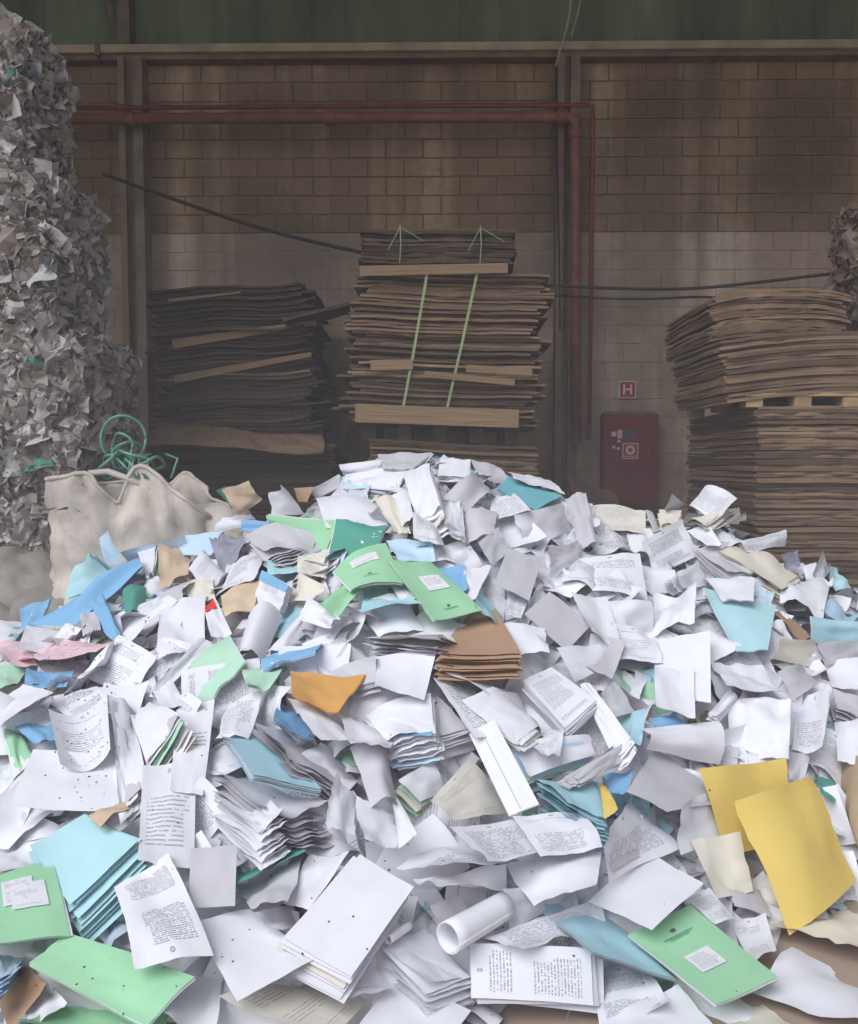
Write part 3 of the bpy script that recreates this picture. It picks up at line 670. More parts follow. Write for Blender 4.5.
ITEMS = []      # (root, centre pixel, landmark phrase or None, adjective)
COLOUR = {'w': 'blank white', 'p': 'printed white', 'q': 'white form-like', 'r': 'densely printed', 'cr': 'cream', 'crp': 'cream printed', 'gy': 'grey-white', 'pk': 'pink', 'g': 'green', 'gl': 'pale green',
          'dg': 'dark green', 'b': 'light blue', 'bl': 'blue', 'pb': 'pale blue', 't': 'teal', 'cy': 'cyan', 'y': 'yellow', 'o': 'orange', 'br': 'brown kraft', 'tn': 'tan', 'plastic': 'clear film'}
def item(kind, m, quad, lm=None, label=None, lift=.045, n=6, cu=0.0, cv=0.0, cr=None, corner=(0, 0, 0, 0), Y=None, torn=0.0, sep=.006, inner='w', edges=None, marks=(), seed=None):
    """kind: s sheet, k bundle of sheets, f folder, e envelope; lm: how other labels may call it"""
    quad = [(float(a), float(b)) for a, b in quad]; cxp = sum(q[0] for q in quad) / 4; cyp = sum(q[1] for q in quad) / 4
    sd = seed if seed is not None else (cxp * 1.37 + cyp * .73) % 97
    P = fit(quad, lift, Y); cr_ = cr if cr is not None else .05
    name = {'s': 'paper_sheet', 'k': 'paper_bundle', 'f': 'folder', 'e': 'envelope', 'b': 'booklet'}[kind]
    cat = {'s': 'paper', 'k': 'paper bundle', 'f': 'folder', 'e': 'envelope', 'b': 'booklet'}[kind]
    o = sum(P, Vector()) / 4
    if kind == 's' and not marks:
        root, nn, V = sheet_obj(name, P, m, curl_u=cu, curl_v=cv, crumple=cr_, seed=sd, corner=corner, torn=torn, nx=10, ny=10, freq=6 + sd % 5)
    else:
        root = empty(name, o)
        r = random.Random(sd); a = (P[1] - P[0]); b = (P[3] - P[0]); nn = a.cross(b).normalized()
        if nn.dot(Vector(CAM) - o) < 0: nn = -nn
        top, nn2, V = sheet_obj({'s': 'page', 'k': 'page', 'f': 'cover', 'e': 'front', 'b': 'cover'}[kind], P, m, root, o, nx=10, ny=10, curl_u=cu, curl_v=cv, crumple=cr_, seed=sd, corner=corner, torn=torn)
        layers = {'s': 0, 'k': n + 3, 'f': 3, 'e': 1, 'b': 4}[kind]
        if kind == 'k': sep = min(sep, .012) * .75
        if kind in 'fe': sep = min(sep, .012) * .6
        for k in range(1, layers + 1):
            dn = -nn * sep * k; j = .035 if kind == 'k' else .012
            sh = a * r.uniform(-j, j) * 1.6 + b * (r.uniform(-j, j) + (.02 * k if kind == 'k' else 0))
            ang = r.uniform(-.05, .05) if kind == 'k' else r.uniform(-.015, .015)
            rot = Matrix.Rotation(ang, 3, nn)
            Q = [o + rot @ (p - o) + dn + sh for p in P]
            mm = m
            if kind == 'k' and edges: mm = r.choice(edges)
            if kind == 'f' and k < layers: mm = inner
            if kind == 'b' and k < layers: mm = 'w'
            if kind == 'k' and m in ('p', 'q', 'r', 'w') and r.random() < .12: mm = r.choice(('gy', 'cr', 'pb', 'w'))
            sheet_obj('page' if (kind in 'kb' or mm != m) else 'back_cover' if kind == 'f' else 'back', Q, mm, root, o, nx=7, ny=7, curl_u=cu * (1 - .08 * k), curl_v=cv * (1 - .08 * k), crumple=cr_ if kind != 'k' else cr_ * .9, seed=sd if kind != 'k' else sd + .02 * k, corner=tuple(c * (1 - .12 * k) for c in corner))
        for (nm, mm, u0, v0, u1, v1) in marks:          # stickers, stamps and printed lines lying on the top leaf
            e = nn * (.004 if nm != 'print' else .006); VV = []; nx_ = 4
            for jj in range(nx_ + 1):
                for ii in range(nx_ + 1):
                    VV.append(quad_on(V, 10, 10, u0 + (u1 - u0) * ii / nx_, v0 + (v1 - v0) * jj / nx_) + e - o)
            FF = [(jj * 5 + ii, jj * 5 + ii + 1, (jj + 1) * 5 + ii + 1, (jj + 1) * 5 + ii) for jj in range(4) for ii in range(4)]
            UVm = [(ii / 4, 1 - jj / 4) for jj in range(5) for ii in range(5)]
            link(nm, mesh(nm, VV, FF, M[mm], UVm), top)
    tag(root, label, cat, {'s': 'loose sheets on the heap', 'k': 'paper bundles on the heap', 'f': 'card folders on the heap', 'e': 'envelopes on the heap', 'b': None}[kind])
    adj = COLOUR.get(m, 'white')
    if kind == 's' and m in ('w', 'gy') and cr_ > .08: adj = 'crumpled ' + ('white' if m == 'w' else 'grey-white')
    elif kind == 's' and abs(cu) + abs(cv) > .12: adj = 'curled ' + adj.replace('blank ', '')
    ITEMS.append((root, (cxp, cyp), lm, adj + ' ' + {'s': 'sheet', 'k': 'paper bundle', 'f': 'folder', 'e': 'envelope', 'b': 'booklet'}[kind], label))
    return root
#--ITEMS--
LBL = lambda u0, v0, u1, v1: [('sticker', 'p', u0, v0, u1, v1)]
I = item
# --- left side, by the sack
I('k', 'cy', [(75, 565), (93, 553), (112, 577), (70, 600)], 'cyan folder bundle by the bulk sack', 'cyan card bundle standing upright against the bulk sack', n=4, sep=.02, cr=.06, lift=.10)
I('s', 'pb', [(99, 538), (109, 530), (121, 562), (106, 566)], None, 'narrow pale strip standing up in front of the bulk sack', lift=.12)
I('s', 'bl', [(137, 557), (147, 572), (60, 632), (30, 634)], 'long twisted blue sheet', 'long twisted blue sheet running down from the cyan bundle', lift=.10, cu=.08, cr=.10)
I('s', 'bl', [(90, 600), (104, 602), (123, 640), (112, 644)], None, 'small curved blue sheet below the long twisted blue one', lift=.05, cu=.15)
I('f', 'bl', [(20, 609), (49, 596), (40, 630), (22, 632)], 'blue folder at the left edge', 'bright blue folder at the left edge near the grimy sacks', lift=.08)
I('k', 'w', [(138, 553), (157, 544), (153, 574), (146, 578)], None, 'small fanned bundle with green page edges beside the kraft scrap', n=7, sep=.014, lift=.06, edges=('w', 'gl', 'gl', 'w', 'cr'))
I('s', 'tn', [(158, 553), (191, 552), (188, 580), (160, 592)], 'tan scrap near the bulk sack', 'tan kraft scrap lying just in front of the bulk sack', lift=.05, cr=.08)
I('s', 'pb', [(120, 552), (185, 533), (190, 553), (132, 566)], None, 'pale bluish sheet spread flat in front of the bulk sack', lift=.02)
I('f', 'pb', [(184, 536), (224, 530), (210, 554), (178, 556)], None, 'pale blue folder right of the tan scrap on the crest', lift=.04)
I('s', 'gy', [(80, 615), (98, 611), (101, 630), (83, 637)], lift=.05, cr=.06)
I('s', 'dg', [(122, 590), (146, 585), (144, 612), (124, 617)], None, 'dark green curved sheet added for a dark gap below the tan scrap', lift=.02, cu=.15)  # sheet added to stand in for a dark gap
I('s', 'q', [(112, 622), (163, 592), (178, 601), (126, 652)], None, None, lift=.03)
I('s', 'w', [(158, 605), (207, 597), (203, 650), (158, 662)], 'bright blank sheet by the red sticker', 'bright blank square sheet left of the red-stickered paper', lift=.08)
I('s', 'q', [(118, 634), (157, 657), (128, 692), (84, 678)], 'speckled ruled form', 'ruled form sheet with dark specks, below the bright blank one', lift=.07)
I('s', 'pk', [(0, 656), (72, 630), (114, 646), (56, 678)], 'pink sheet', 'pink printed sheet at the left edge', lift=.04, cr=.06)
I('s', 'pk', [(-10, 650), (50, 634), (76, 650), (20, 672)], None, 'second pink sheet half under the pink one at the edge', lift=.01)
I('s', 'w', [(-12, 622), (25, 622), (32, 638), (-12, 652)], None, 'pale sheet under the blue folder at the left edge', lift=.03)
I('f', 'gl', [(-14, 664), (29, 667), (16, 687), (-14, 696)], None, 'pale green folder at the left edge below the pink sheets', lift=.05)
I('s', 'bl', [(26, 670), (74, 672), (66, 690), (24, 688)], None, 'blue crumpled sheet under the pink sheet', lift=.03, cr=.1)
I('f', 'gl', [(174, 680), (228, 634), (243, 660), (204, 705)], 'pale green folder right of the form', 'pale green folder leaning near the rolled white sheet', lift=.09)
I('k', 'w', [(154, 688), (200, 637), (212, 646), (162, 694)], None, 'narrow white bundle along the edge of the pale green folder', n=5, lift=.10)
I('s', 'w', [(204, 606), (216, 599), (231, 632), (212, 638)], 'red-stickered paper', 'white paper with a red sticker at its top', lift=.10, marks=[('sticker', 'red', .05, .02, .85, .30)])
I('s', 'cr', [(185, 585), (212, 575), (216, 600), (190, 604)], lift=.04)
# --- middle left crest
I('s', 'w', [(222, 517), (252, 515), (264, 526), (214, 531)], None, None, lift=.05)
I('f', 'g', [(270, 514), (336, 523), (325, 553), (280, 549)], 'open green folder on the crest', 'green folder lying open under grey papers near the crest', lift=.05, sep=.02)
I('f', 'dg', [(337, 523), (389, 525), (378, 545), (327, 555)], 'dark green folder half', 'dark green folder beside the open green one', lift=.05)
I('s', 'bl', [(245, 524), (318, 521), (312, 531), (240, 532)], None, 'thin blue sheet on top of the open green folder', lift=.12)
I('k', 'gy', [(243, 532), (322, 527), (310, 549), (268, 557)], None, 'curved grey-white bundle lying in the open green folder', n=6, cu=.10, lift=.13, sep=.014)
I('s', 'plastic', [(214, 546), (240, 532), (254, 543), (221, 575)], 'clear film scrap', 'crumpled clear plastic film left of the grey bundle', lift=.09, cr=.14)
I('s', 'p', [(232, 560), (268, 551), (255, 580), (213, 594)], None, None, lift=.09, cu=.08)
I('s', 'cy', [(266, 560), (298, 562), (298, 576), (268, 576)], None, 'small cyan sheet below the open green folder', lift=.06)
I('b', 'p', [(266, 572), (292, 587), (280, 611), (252, 605)], 'booklet with a blue band', 'small booklet with a dark blue band across its top', lift=.12, marks=[('band', 'bl', .0, .0, 1.0, .28)])
I('s', 'crp', [(298, 554), (330, 555), (326, 577), (297, 575)], None, None, lift=.07)
I('s', 'cr', [(301, 574), (324, 585), (313, 602), (287, 601)], None, None, lift=.09)
I('e', 'tn', [(220, 595), (260, 578), (252, 608), (224, 615)], None, 'tan envelope left of the banded booklet', lift=.08)
I('s', 'w', [(248, 610), (282, 610), (262, 657), (234, 657)], 'rolled white sheet', 'white sheet curled into a half roll below the banded booklet', lift=.13, cu=.30, cr=.01)
I('s', 'w', [(302, 610), (309, 613), (284, 652), (266, 652)], None, None, lift=.10, cu=.1)
I('s', 'w', [(315, 600), (341, 619), (328, 627), (302, 623)], None, None, lift=.12, cr=.10, corner=(.2, 0, 0, .1))
I('f', 'g', [(332, 569), (385, 541), (403, 583), (350, 588)], 'tent-like green folder', 'bright green folder bent like a tent, white sticker on it', lift=.17, cu=.10, cr=.02, marks=[('sticker', 'p', .28, .22, .78, .42), ('print', 'ink', .46, .73, .52, .75), ('print', 'dg', .36, .78, .64, .79)])
I('f', 'g', [(390, 561), (431, 563), (482, 611), (434, 621)], 'long green folder', 'bright green folder with white sticker sloping to the kraft envelopes', lift=.17, cr=.02, marks=[('sticker', 'p', .35, .30, .80, .55), ('print', 'ink', .46, .80, .52, .82), ('print', 'dg', .36, .85, .64, .86)])
I('s', 'g', [(318, 607), (346, 586), (365, 583), (338, 618)], None, 'green flap hanging down from the tent-like green folder', lift=.14)
I('s', 'b', [(365, 590), (392, 590), (421, 608), (360, 609)], None, 'light blue sheets in the hollow under the green folders', lift=.07)
I('s', 'pb', [(386, 542), (430, 540), (436, 562), (398, 562)], None, 'pale blue sheet behind the two bright green folders', lift=.07)
I('s', 'w', [(313, 496), (355, 489), (389, 523), (325, 523)], None, 'large white sheet curling above the dark green folder', lift=.06, cv=.15)
I('s', 'w', [(274, 495), (288, 487), (304, 514), (268, 514)], None, 'white sheet standing as a peak on the left crest', lift=.07, corner=(.1, .2, 0, 0))
I('s', 'br', [(295, 488), (313, 487), (308, 502), (298, 502)], None, 'small brown scrap on the crest beside the white peak', lift=.03)
I('s', 'tn', [(220, 492), (248, 482), (262, 500), (240, 515)], None, 'tan crumpled scrap behind the left crest', lift=.0, cr=.1, Y=5.2)
I('s', 'dg', [(216, 490), (226, 486), (240, 500), (232, 508)], None, 'dark green scrap behind the left crest by the sack', lift=.0, Y=5.3)
I('k', 'w', [(340, 465), (379, 460), (378, 475), (345, 477)], None, 'white bundle at the left end of the top', n=4, lift=.02)
I('k', 'gy', [(378, 455), (432, 452), (412, 470), (383, 470)], 'topmost bundle', 'grey bundle at the very top of the heap', n=5, lift=.03)
I('k', 'w', [(345, 474), (411, 466), (396, 491), (342, 485)], None, 'wide white bundle lying just under the topmost bundle', n=6, lift=.07)
I('k', 'gy', [(310, 490), (338, 475), (342, 486), (316, 499)], None, 'grey bundle on the left shoulder of the top', n=4, lift=.04)
I('k', 'w', [(404, 473), (428, 462), (441, 507), (418, 524)], 'bright thick upright bundle', 'bright thick white bundle standing below the top', n=8, lift=.17, sep=.01, cv=.08)
I('s', 'p', [(410, 512), (440, 517), (446, 548), (414, 537)], None, None, lift=.13, cr=.09)
I('s', 'cr', [(374, 497), (394, 499), (411, 535), (394, 533)], None, None, lift=.08)
I('s', 'w', [(385, 497), (408, 492), (414, 520), (400, 528)], None, None, lift=.10, cr=.08)
# --- middle right crest
I('s', 'gy', [(443, 497), (478, 473), (497, 490), (468, 508)], None, 'wavy grey-white sheet right of the bright upright bundle', lift=.10, cu=.18)
I('f', 't', [(497, 488), (509, 476), (562, 495), (535, 510)], 'teal folder', 'teal folder on the right shoulder of the top', lift=.07, cr=.02)
I('s', 'w', [(508, 470), (548, 478), (566, 492), (513, 480)], None, 'white sheet tucked behind the teal folder', lift=.03)
I('s', 'gy', [(470, 462), (500, 466), (506, 476), (478, 476)], None, None, lift=.03)
I('k', 'w', [(440, 458), (470, 460), (468, 478), (438, 476)], None, None, n=3, lift=.04)
I('s', 'p', [(491, 496), (513, 491), (532, 509), (489, 524)], None, None, lift=.09)
I('s', 'gy', [(459, 515), (497, 509), (493, 533), (461, 549)], None, None, lift=.10, cu=.10, torn=.05)
I('s', 'w', [(477, 543), (498, 527), (510, 550), (490, 568)], 'bright pointed sheet', 'bright white folded sheet with a pointed corner', lift=.15)
I('k', 'w', [(443, 507), (459, 500), (462, 532), (447, 524)], None, 'narrow white bundle standing in the gap right of the bright bundle', n=6, lift=.12)
I('s', 'gy', [(508, 547), (541, 563), (529, 601), (494, 584)], 'grey blank square sheet', 'smooth grey-white square sheet facing out, mid heap', lift=.12, cr=.02)
I('s', 'w', [(519, 514), (563, 503), (571, 529), (524, 551)], None, None, lift=.09, cr=.09)
I('s', 'gy', [(564, 497), (586, 494), (597, 545), (580, 550)], None, None, lift=.06, cr=.06)
I('s', 'crp', [(594, 506), (646, 508), (646, 534), (597, 529)], 'flat strip on the right crest', 'long pale sheet lying along the right crest', lift=.03)
I('s', 'w', [(588, 502), (602, 506), (598, 530), (584, 528)], None, None, lift=.05, cr=.1)
I('s', 'w', [(544, 548), (579, 540), (585, 556), (542, 577)], None, None, lift=.08, cr=.12)
I('s', 'p', [(577, 557), (640, 553), (648, 601), (592, 592)], 'large printed sheet right of centre', 'large printed sheet facing up on the right slope', lift=.10, cu=.05)
I('s', 'r', [(641, 543), (681, 519), (698, 556), (657, 574)], 'dense printed sheet near the right crest', 'densely printed grey sheet tilted under the curled booklet', lift=.09)
I('s', 'w', [(625, 530), (650, 528), (660, 548), (632, 556)], None, None, lift=.05, cr=.1)
I('s', 'p', [(508, 592), (529, 600), (520, 620), (506, 616)], None, None, lift=.06)
I('s', 'b', [(478, 587), (504, 621), (496, 625), (472, 608)], None, 'light blue sliver between the long green folder and white sheets', lift=.11)
I('s', 'bl', [(432, 572), (465, 566), (468, 590), (450, 594)], None, 'blue corner showing above the long green folder', lift=.05)
I('s', 'w', [(464, 567), (491, 564), (477, 599), (464, 602)], None, None, lift=.10)
I('s', 'gy', [(549, 592), (592, 624), (566, 652), (524, 614)], None, None, lift=.09, cr=.02)
I('s', 'w', [(570, 594), (606, 598), (622, 651), (592, 632)], None, None, lift=.10, cr=.04)
I('s', 'w', [(503, 621), (545, 630), (548, 654), (514, 654)], None, None, lift=.13, cr=.06, torn=.05)
I('s', 'w', [(527, 602), (541, 583), (547, 600), (535, 620)], None, None, lift=.05)
I('k', 'br', [(469, 614), (496, 611), (522, 655), (438, 654)], 'brown kraft envelopes', 'bundle of brown kraft envelopes below the long green folder', n=5, sep=.014, lift=.12, cr=.02)
I('k', 'w', [(357, 637), (430, 611), (475, 637), (437, 648)], 'grey bundle under the green folders', 'thick white bundle in the hollow under the long green folder', n=6, lift=.10, cu=-.08, sep=.014)
I('s', 'w', [(376, 657), (438, 646), (424, 700), (375, 686)], 'blank square sheet in the middle', 'clean blank white sheet hanging below the kraft envelopes', lift=.14, cr=.02)
I('e', 'o', [(290, 672), (365, 681), (338, 714), (292, 697)], 'orange envelope', 'orange padded envelope lying in mid heap', lift=.15, cr=.05)
# --- right crest
I('s', 'q', [(688, 504), (706, 484), (737, 498), (712, 522)], 'curled booklet on the right crest', 'printed sheet curling up on the right crest', lift=.08, cv=.25)
I('k', 'crp', [(682, 519), (704, 525), (735, 507), (736, 519)], None, 'bundle of pages rolled beneath the curling printed sheet', n=4, lift=.06, cu=.15)
I('s', 'gy', [(663, 509), (673, 494), (684, 504), (670, 514)], None, 'small sheet standing up left of the curling printed sheet', lift=.05)
I('k', 'cr', [(659, 511), (681, 510), (677, 524), (661, 525)], None, 'cream bundle of pages left of the curling printed sheet', n=5, lift=.05)
I('s', 'w', [(688, 533), (706, 520), (722, 545), (708, 548)], None, None, lift=.09)
I('k', 'cr', [(719, 551), (744, 546), (799, 572), (778, 587)], 'long pale bundle', 'long pale bundle sloping down on the right', n=6, lift=.10, sep=.01)
I('k', 'gy', [(695, 548), (722, 545), (752, 572), (726, 576)], None, None, n=7, lift=.05, sep=.012)
I('s', 'q', [(738, 543), (786, 529), (786, 545), (748, 551)], None, 'pale printed strip sticking out above the long pale bundle', lift=.05)
I('s', 'plastic', [(780, 555), (796, 551), (799, 567), (786, 570)], None, 'small clear film scrap behind the long pale bundle', lift=.02, cr=.15)
I('s', 'gy', [(812, 574), (823, 550), (829, 572), (820, 582)], None, 'small white peak standing on the far right crest', lift=.06)
I('s', 'w', [(803, 567), (816, 562), (818, 578), (806, 580)], None, None, lift=.04)
I('s', 'cy', [(824, 565), (837, 568), (849, 588), (835, 591)], None, 'crumpled cyan sheet on the far right crest', lift=.05, cr=.12)
I('s', 'w', [(785, 580), (833, 576), (822, 616), (779, 596)], 'creased white sheet at the right', 'white sheet creased into folds under the far right crest', lift=.10, cr=.12)
I('f', 'pb', [(820, 611), (832, 595), (850, 618), (838, 626)], None, 'pale blue folded card below the creased white sheet', lift=.09)
I('f', 'b', [(809, 617), (870, 624), (870, 642), (812, 643)], 'light blue folder at the right edge', 'light blue folder at the right edge', lift=.06)
I('f', 'cy', [(703, 588), (776, 605), (768, 650), (738, 652)], 'cyan folder on the right', 'flat cyan folder on the right slope', lift=.11, cr=.02)
I('e', 'w', [(705, 578), (755, 577), (753, 601), (722, 600)], None, 'white envelope above the flat cyan folder', lift=.07)
I('k', 'w', [(675, 576), (697, 562), (706, 586), (682, 589)], None, None, n=6, sep=.02, lift=.08)
I('s', 'cr', [(780, 638), (817, 640), (823, 670), (774, 659)], 'cream sheet on the right', 'cream blank sheet below the light blue folder', lift=.09)
I('k', 'gy', [(817, 643), (866, 640), (866, 657), (828, 665)], None, 'fanned grey bundle at the right edge', n=6, sep=.018, lift=.09)
I('s', 'w', [(651, 642), (710, 631), (711, 702), (663, 703)], 'large blank sheet right of centre', 'large clean blank sheet on the right slope', lift=.13, cr=.02)
I('s', 'br', [(773, 612), (780, 610), (811, 637), (800, 640)], None, 'brown strip beside the flat cyan folder', lift=.05)
I('s', 'w', [(655, 598), (702, 585), (694, 622), (648, 634)], None, None, lift=.09, cr=.13)
I('s', 'w', [(682, 625), (710, 622), (742, 650), (712, 662)], None, None, lift=.08, cr=.10)
I('s', 'w', [(600, 600), (650, 602), (655, 632), (612, 634)], None, None, lift=.08, cr=.08)
I('s', 'q', [(608, 625), (655, 630), (662, 665), (615, 660)], None, None, lift=.07, cr=.08)
I('s', 'gy', [(590, 636), (625, 645), (612, 680), (585, 668)], None, None, lift=.08)
I('s', 'w', [(556, 648), (600, 644), (612, 665), (575, 682)], None, None, lift=.10)
# --- left front
I('s', 'r', [(49, 705), (95, 684), (109, 699), (72, 718)], None, 'speckled sheet behind the standing curved page', lift=.07)
I('s', 'q', [(50, 715), (108, 697), (112, 754), (62, 770)], 'standing curved page', 'printed page standing in a curve, speckled with dirt', lift=.16, cu=-.20, cr=.01)
I('s', 'w', [(33, 749), (124, 757), (122, 812), (9, 808)], 'speckled blank sheet', 'big blank sheet speckled with dirt under the standing page', lift=.12, cr=.02)
I('s', 'w', [(23, 684), (54, 693), (-4, 734), (-8, 706)], None, 'white sheet pointing in from the left edge', lift=.12)
I('f', 'g', [(4, 729), (27, 734), (34, 757), (14, 780)], None, 'green folder corner left of the speckled blank sheet', lift=.06)
I('s', 'bl', [(14, 727), (50, 721), (56, 741), (36, 745)], None, 'small light blue speckled sheet left of the standing page', lift=.07)
I('k', 'cy', [(30, 846), (85, 815), (138, 842), (70, 906)], 'cyan bundle', 'thick fanned bundle of cyan cards', n=7, sep=.012, lift=.14, cr=.02)
I('e', 'tn', [(87, 816), (123, 801), (130, 806), (100, 826)], None, 'small tan envelope on the thick cyan bundle', lift=.19)
I('k', 'w', [(109, 697), (136, 708), (142, 785), (124, 800)], None, 'white pages standing right of the curved page', n=5, lift=.08)
I('k', 'w', [(134, 719), (152, 705), (176, 711), (148, 764)], None, 'standing bundle of white and pale green pages', n=7, sep=.016, lift=.12, edges=('w', 'gl', 'gl', 'w', 'cr'))
I('s', 'w', [(153, 692), (173, 681), (186, 706), (162, 710)], None, None, lift=.12)
I('s', 'q', [(177, 710), (215, 700), (203, 796), (170, 790)], None, 'long printed page hanging right of the standing green bundle', lift=.11, cr=.02)
I('s', 'q', [(143, 768), (196, 761), (194, 868), (138, 862)], 'long printed page', 'long printed page hanging down beside the thick cyan bundle', lift=.13, cr=.03)
I('s', 'r', [(214, 954), (135, 965), (114, 885), (168, 854)], 'densely printed list', 'large printed list with grey columns and blank lower margin', lift=.17, cr=.03, cv=.05)
I('s', 'gy', [(191, 849), (237, 845), (235, 906), (188, 908)], None, 'smooth grey-white sheet standing right of the printed list', lift=.12, cr=.02)
I('s', 'w', [(193, 922), (250, 909), (316, 959), (237, 1002)], 'big blank sheet at the front', 'big clean blank sheet at the front, right of the list', lift=.12, cr=.02)
I('f', 'g', [(-40, 882), (52, 857), (70, 932), (-40, 945)], 'stickered green folder at the left edge', 'green folder with white stickers at the left edge', lift=.17, cv=.08, cr=.02, marks=[('sticker', 'p', .42, .25, .74, .62), ('sticker', 'q', .50, .35, .86, .68)])
I('f', 'g', [(29, 964), (66, 932), (195, 976), (147, 1026)], 'flat green folder at lower left', 'blank green folder lying flat at lower left', lift=.15, cr=.02)
I('f', 'g', [(14, 1026), (64, 1000), (168, 1014), (160, 1056)], None, 'green folder at the bottom edge under the blank one', lift=.09)
I('s', 'w', [(160, 1020), (197, 974), (220, 984), (214, 1040)], None, None, lift=.07)
I('s', 'br', [(-6, 992), (31, 970), (47, 986), (10, 1032)], None, 'brown board at the lower left corner', lift=.07)
I('s', 'w', [(24, 1000), (50, 984), (66, 1000), (30, 1030)], None, None, lift=.08)
I('k', 'pb', [(-14, 940), (28, 955), (10, 975), (-14, 985)], None, 'bundle with bluish page edges at the left edge', n=6, lift=.10)
I('e', 'w', [(-8, 858), (25, 849), (37, 868), (-8, 876)], None, None, lift=.10)
# --- centre
I('f', 'b', [(221, 735), (266, 738), (322, 787), (252, 774)], 'light blue open folder', 'light blue folder gaping open left of centre', lift=.16, sep=.02, cr=.02, cv=.05)
I('k', 'gy', [(213, 775), (256, 776), (326, 810), (290, 816)], None, None, n=6, lift=.10, sep=.012)
I('k', 'w', [(212, 800), (260, 799), (284, 812), (258, 831)], None, 'white bundle with fanned edge below the light blue open folder', n=8, lift=.13, sep=.012)
I('s', 'w', [(288, 697), (316, 703), (358, 741), (320, 742)], 'sheet under the orange envelope', 'white sheet sliding out from under the orange envelope', lift=.14)
I('s', 'w', [(338, 717), (396, 739), (388, 752), (352, 741)], None, None, lift=.14, cr=.05)
I('s', 'gy', [(352, 742), (388, 751), (400, 800), (372, 806)], None, None, lift=.11, cu=.2)
I('s', 'p', [(219, 715), (262, 689), (246, 736), (217, 742)], None, 'glossy printed page below the pale green folder', lift=.11, cu=.10)
I('f', 'bl', [(277, 704), (302, 714), (318, 742), (273, 724)], None, 'blue card left of the orange envelope', lift=.07)
I('k', 'gy', [(254, 722), (322, 748), (348, 792), (290, 762)], None, 'grey bundle running down below the orange envelope', n=5, lift=.07)
I('s', 'w', [(330, 777), (354, 800), (356, 834), (326, 828)], None, 'torn white sheet standing with a pointed tip', lift=.14, cr=.05, corner=(.15, 0, 0, 0), torn=.06)
I('s', 'w', [(355, 797), (391, 820), (398, 848), (362, 842)], None, None, lift=.14, cr=.06, torn=.05)
I('s', 'w', [(390, 792), (396, 792), (417, 834), (399, 850)], None, 'narrow white strip hanging mid heap', lift=.15)
I('k', 'gy', [(334, 669), (376, 655), (377, 681), (340, 690)], None, 'grey bundle between the orange envelope and the blank square sheet', n=5, lift=.09)
I('k', 'w', [(364, 713), (431, 696), (434, 731), (388, 744)], 'thick bundle below the blank square sheet', 'thick curved bundle below the blank square sheet', n=9, lift=.12, sep=.012, cu=.10)
I('s', 'bl', [(394, 727), (432, 719), (432, 736), (391, 739)], None, 'blue sheet folded into the thick curved bundle', lift=.14)
I('k', 'w', [(398, 781), (432, 760), (447, 790), (420, 802)], None, 'bundle of pale green and yellow edges in the hollow', n=8, lift=.07, sep=.012, edges=('w', 'gl', 'gl', 'w', 'cr'))
I('f', 'bl', [(262, 660), (322, 638), (316, 656), (262, 670)], None, 'blue plastic folder above the orange envelope', lift=.12, cr=.06)
I('f', 'gl', [(243, 674), (289, 664), (270, 689), (248, 686)], None, 'pale green leaf left of the orange envelope', lift=.12)
I('k', 'gy', [(410, 700), (434, 696), (470, 728), (432, 740)], None, None, n=4, lift=.07)
I('s', 'gy', [(430, 742), (470, 728), (474, 750), (434, 762)], None, None, lift=.07)
# --- right of centre
I('e', 'w', [(469, 734), (494, 719), (539, 804), (509, 816)], 'long white envelope', 'long plain white envelope standing in the middle', lift=.20, cr=.01, marks=[('seam', 'gy', .40, .05, .44, .98)])
I('s', 'crp', [(434, 797), (470, 757), (507, 813), (455, 821)], None, 'yellowed printed sheet left of the long white envelope', lift=.14)
I('k', 'p', [(522, 681), (551, 667), (597, 700), (565, 728)], 'stamped letter', 'printed letter bundle with a small round stamp', n=3, lift=.15, cr=.02)
I('s', 'p', [(432, 678), (470, 688), (528, 735), (476, 738)], None, None, lift=.12, cr=.03)
I('s', 'q', [(432, 668), (450, 661), (498, 677), (490, 693)], None, None, lift=.13)
I('k', 'w', [(464, 699), (513, 691), (541, 734), (520, 737)], None, 'curved bundle left of the stamped letter', n=5, lift=.14, cu=.12)
I('s', 'q', [(521, 739), (566, 727), (559, 759), (542, 753)], None, None, lift=.15)
I('k', 'w', [(512, 744), (589, 734), (594, 757), (530, 777)], 'green-edged bundle', 'thick bundle with pale green page edges below the stamped letter', n=10, sep=.012, lift=.11, cu=.08, edges=('w', 'gl', 'gl', 'w', 'cr'))
I('k', 'b', [(537, 780), (594, 779), (605, 820), (568, 803)], None, 'aqua bundle below the green-edged bundle', n=7, sep=.012, lift=.12)
I('s', 'y', [(599, 784), (606, 784), (618, 810), (604, 820)], None, 'narrow yellow edge right of the aqua bundle', lift=.13)
I('k', 'w', [(580, 685), (589, 682), (631, 738), (614, 756)], None, 'long folded white bundle standing right of the stamped letter', n=4, lift=.14)
I('k', 'gy', [(627, 740), (633, 757), (579, 784), (572, 777)], None, 'grey folded bundle above the aqua bundle', n=4, lift=.15)
I('s', 'b', [(618, 717), (646, 707), (641, 746), (627, 741)], None, 'light blue sheet right of the long folded bundle', lift=.08)
I('s', 'bl', [(605, 779), (634, 772), (628, 792), (610, 793)], None, 'blue scrap right of the aqua bundle', lift=.08)
I('s', 'w', [(600, 694), (616, 679), (636, 712), (612, 718)], None, None, lift=.09)
I('s', 'p', [(396, 868), (464, 832), (502, 856), (442, 876)], None, 'crumpled printed sheet below the yellowed one, left of its twin', lift=.15, cr=.06)
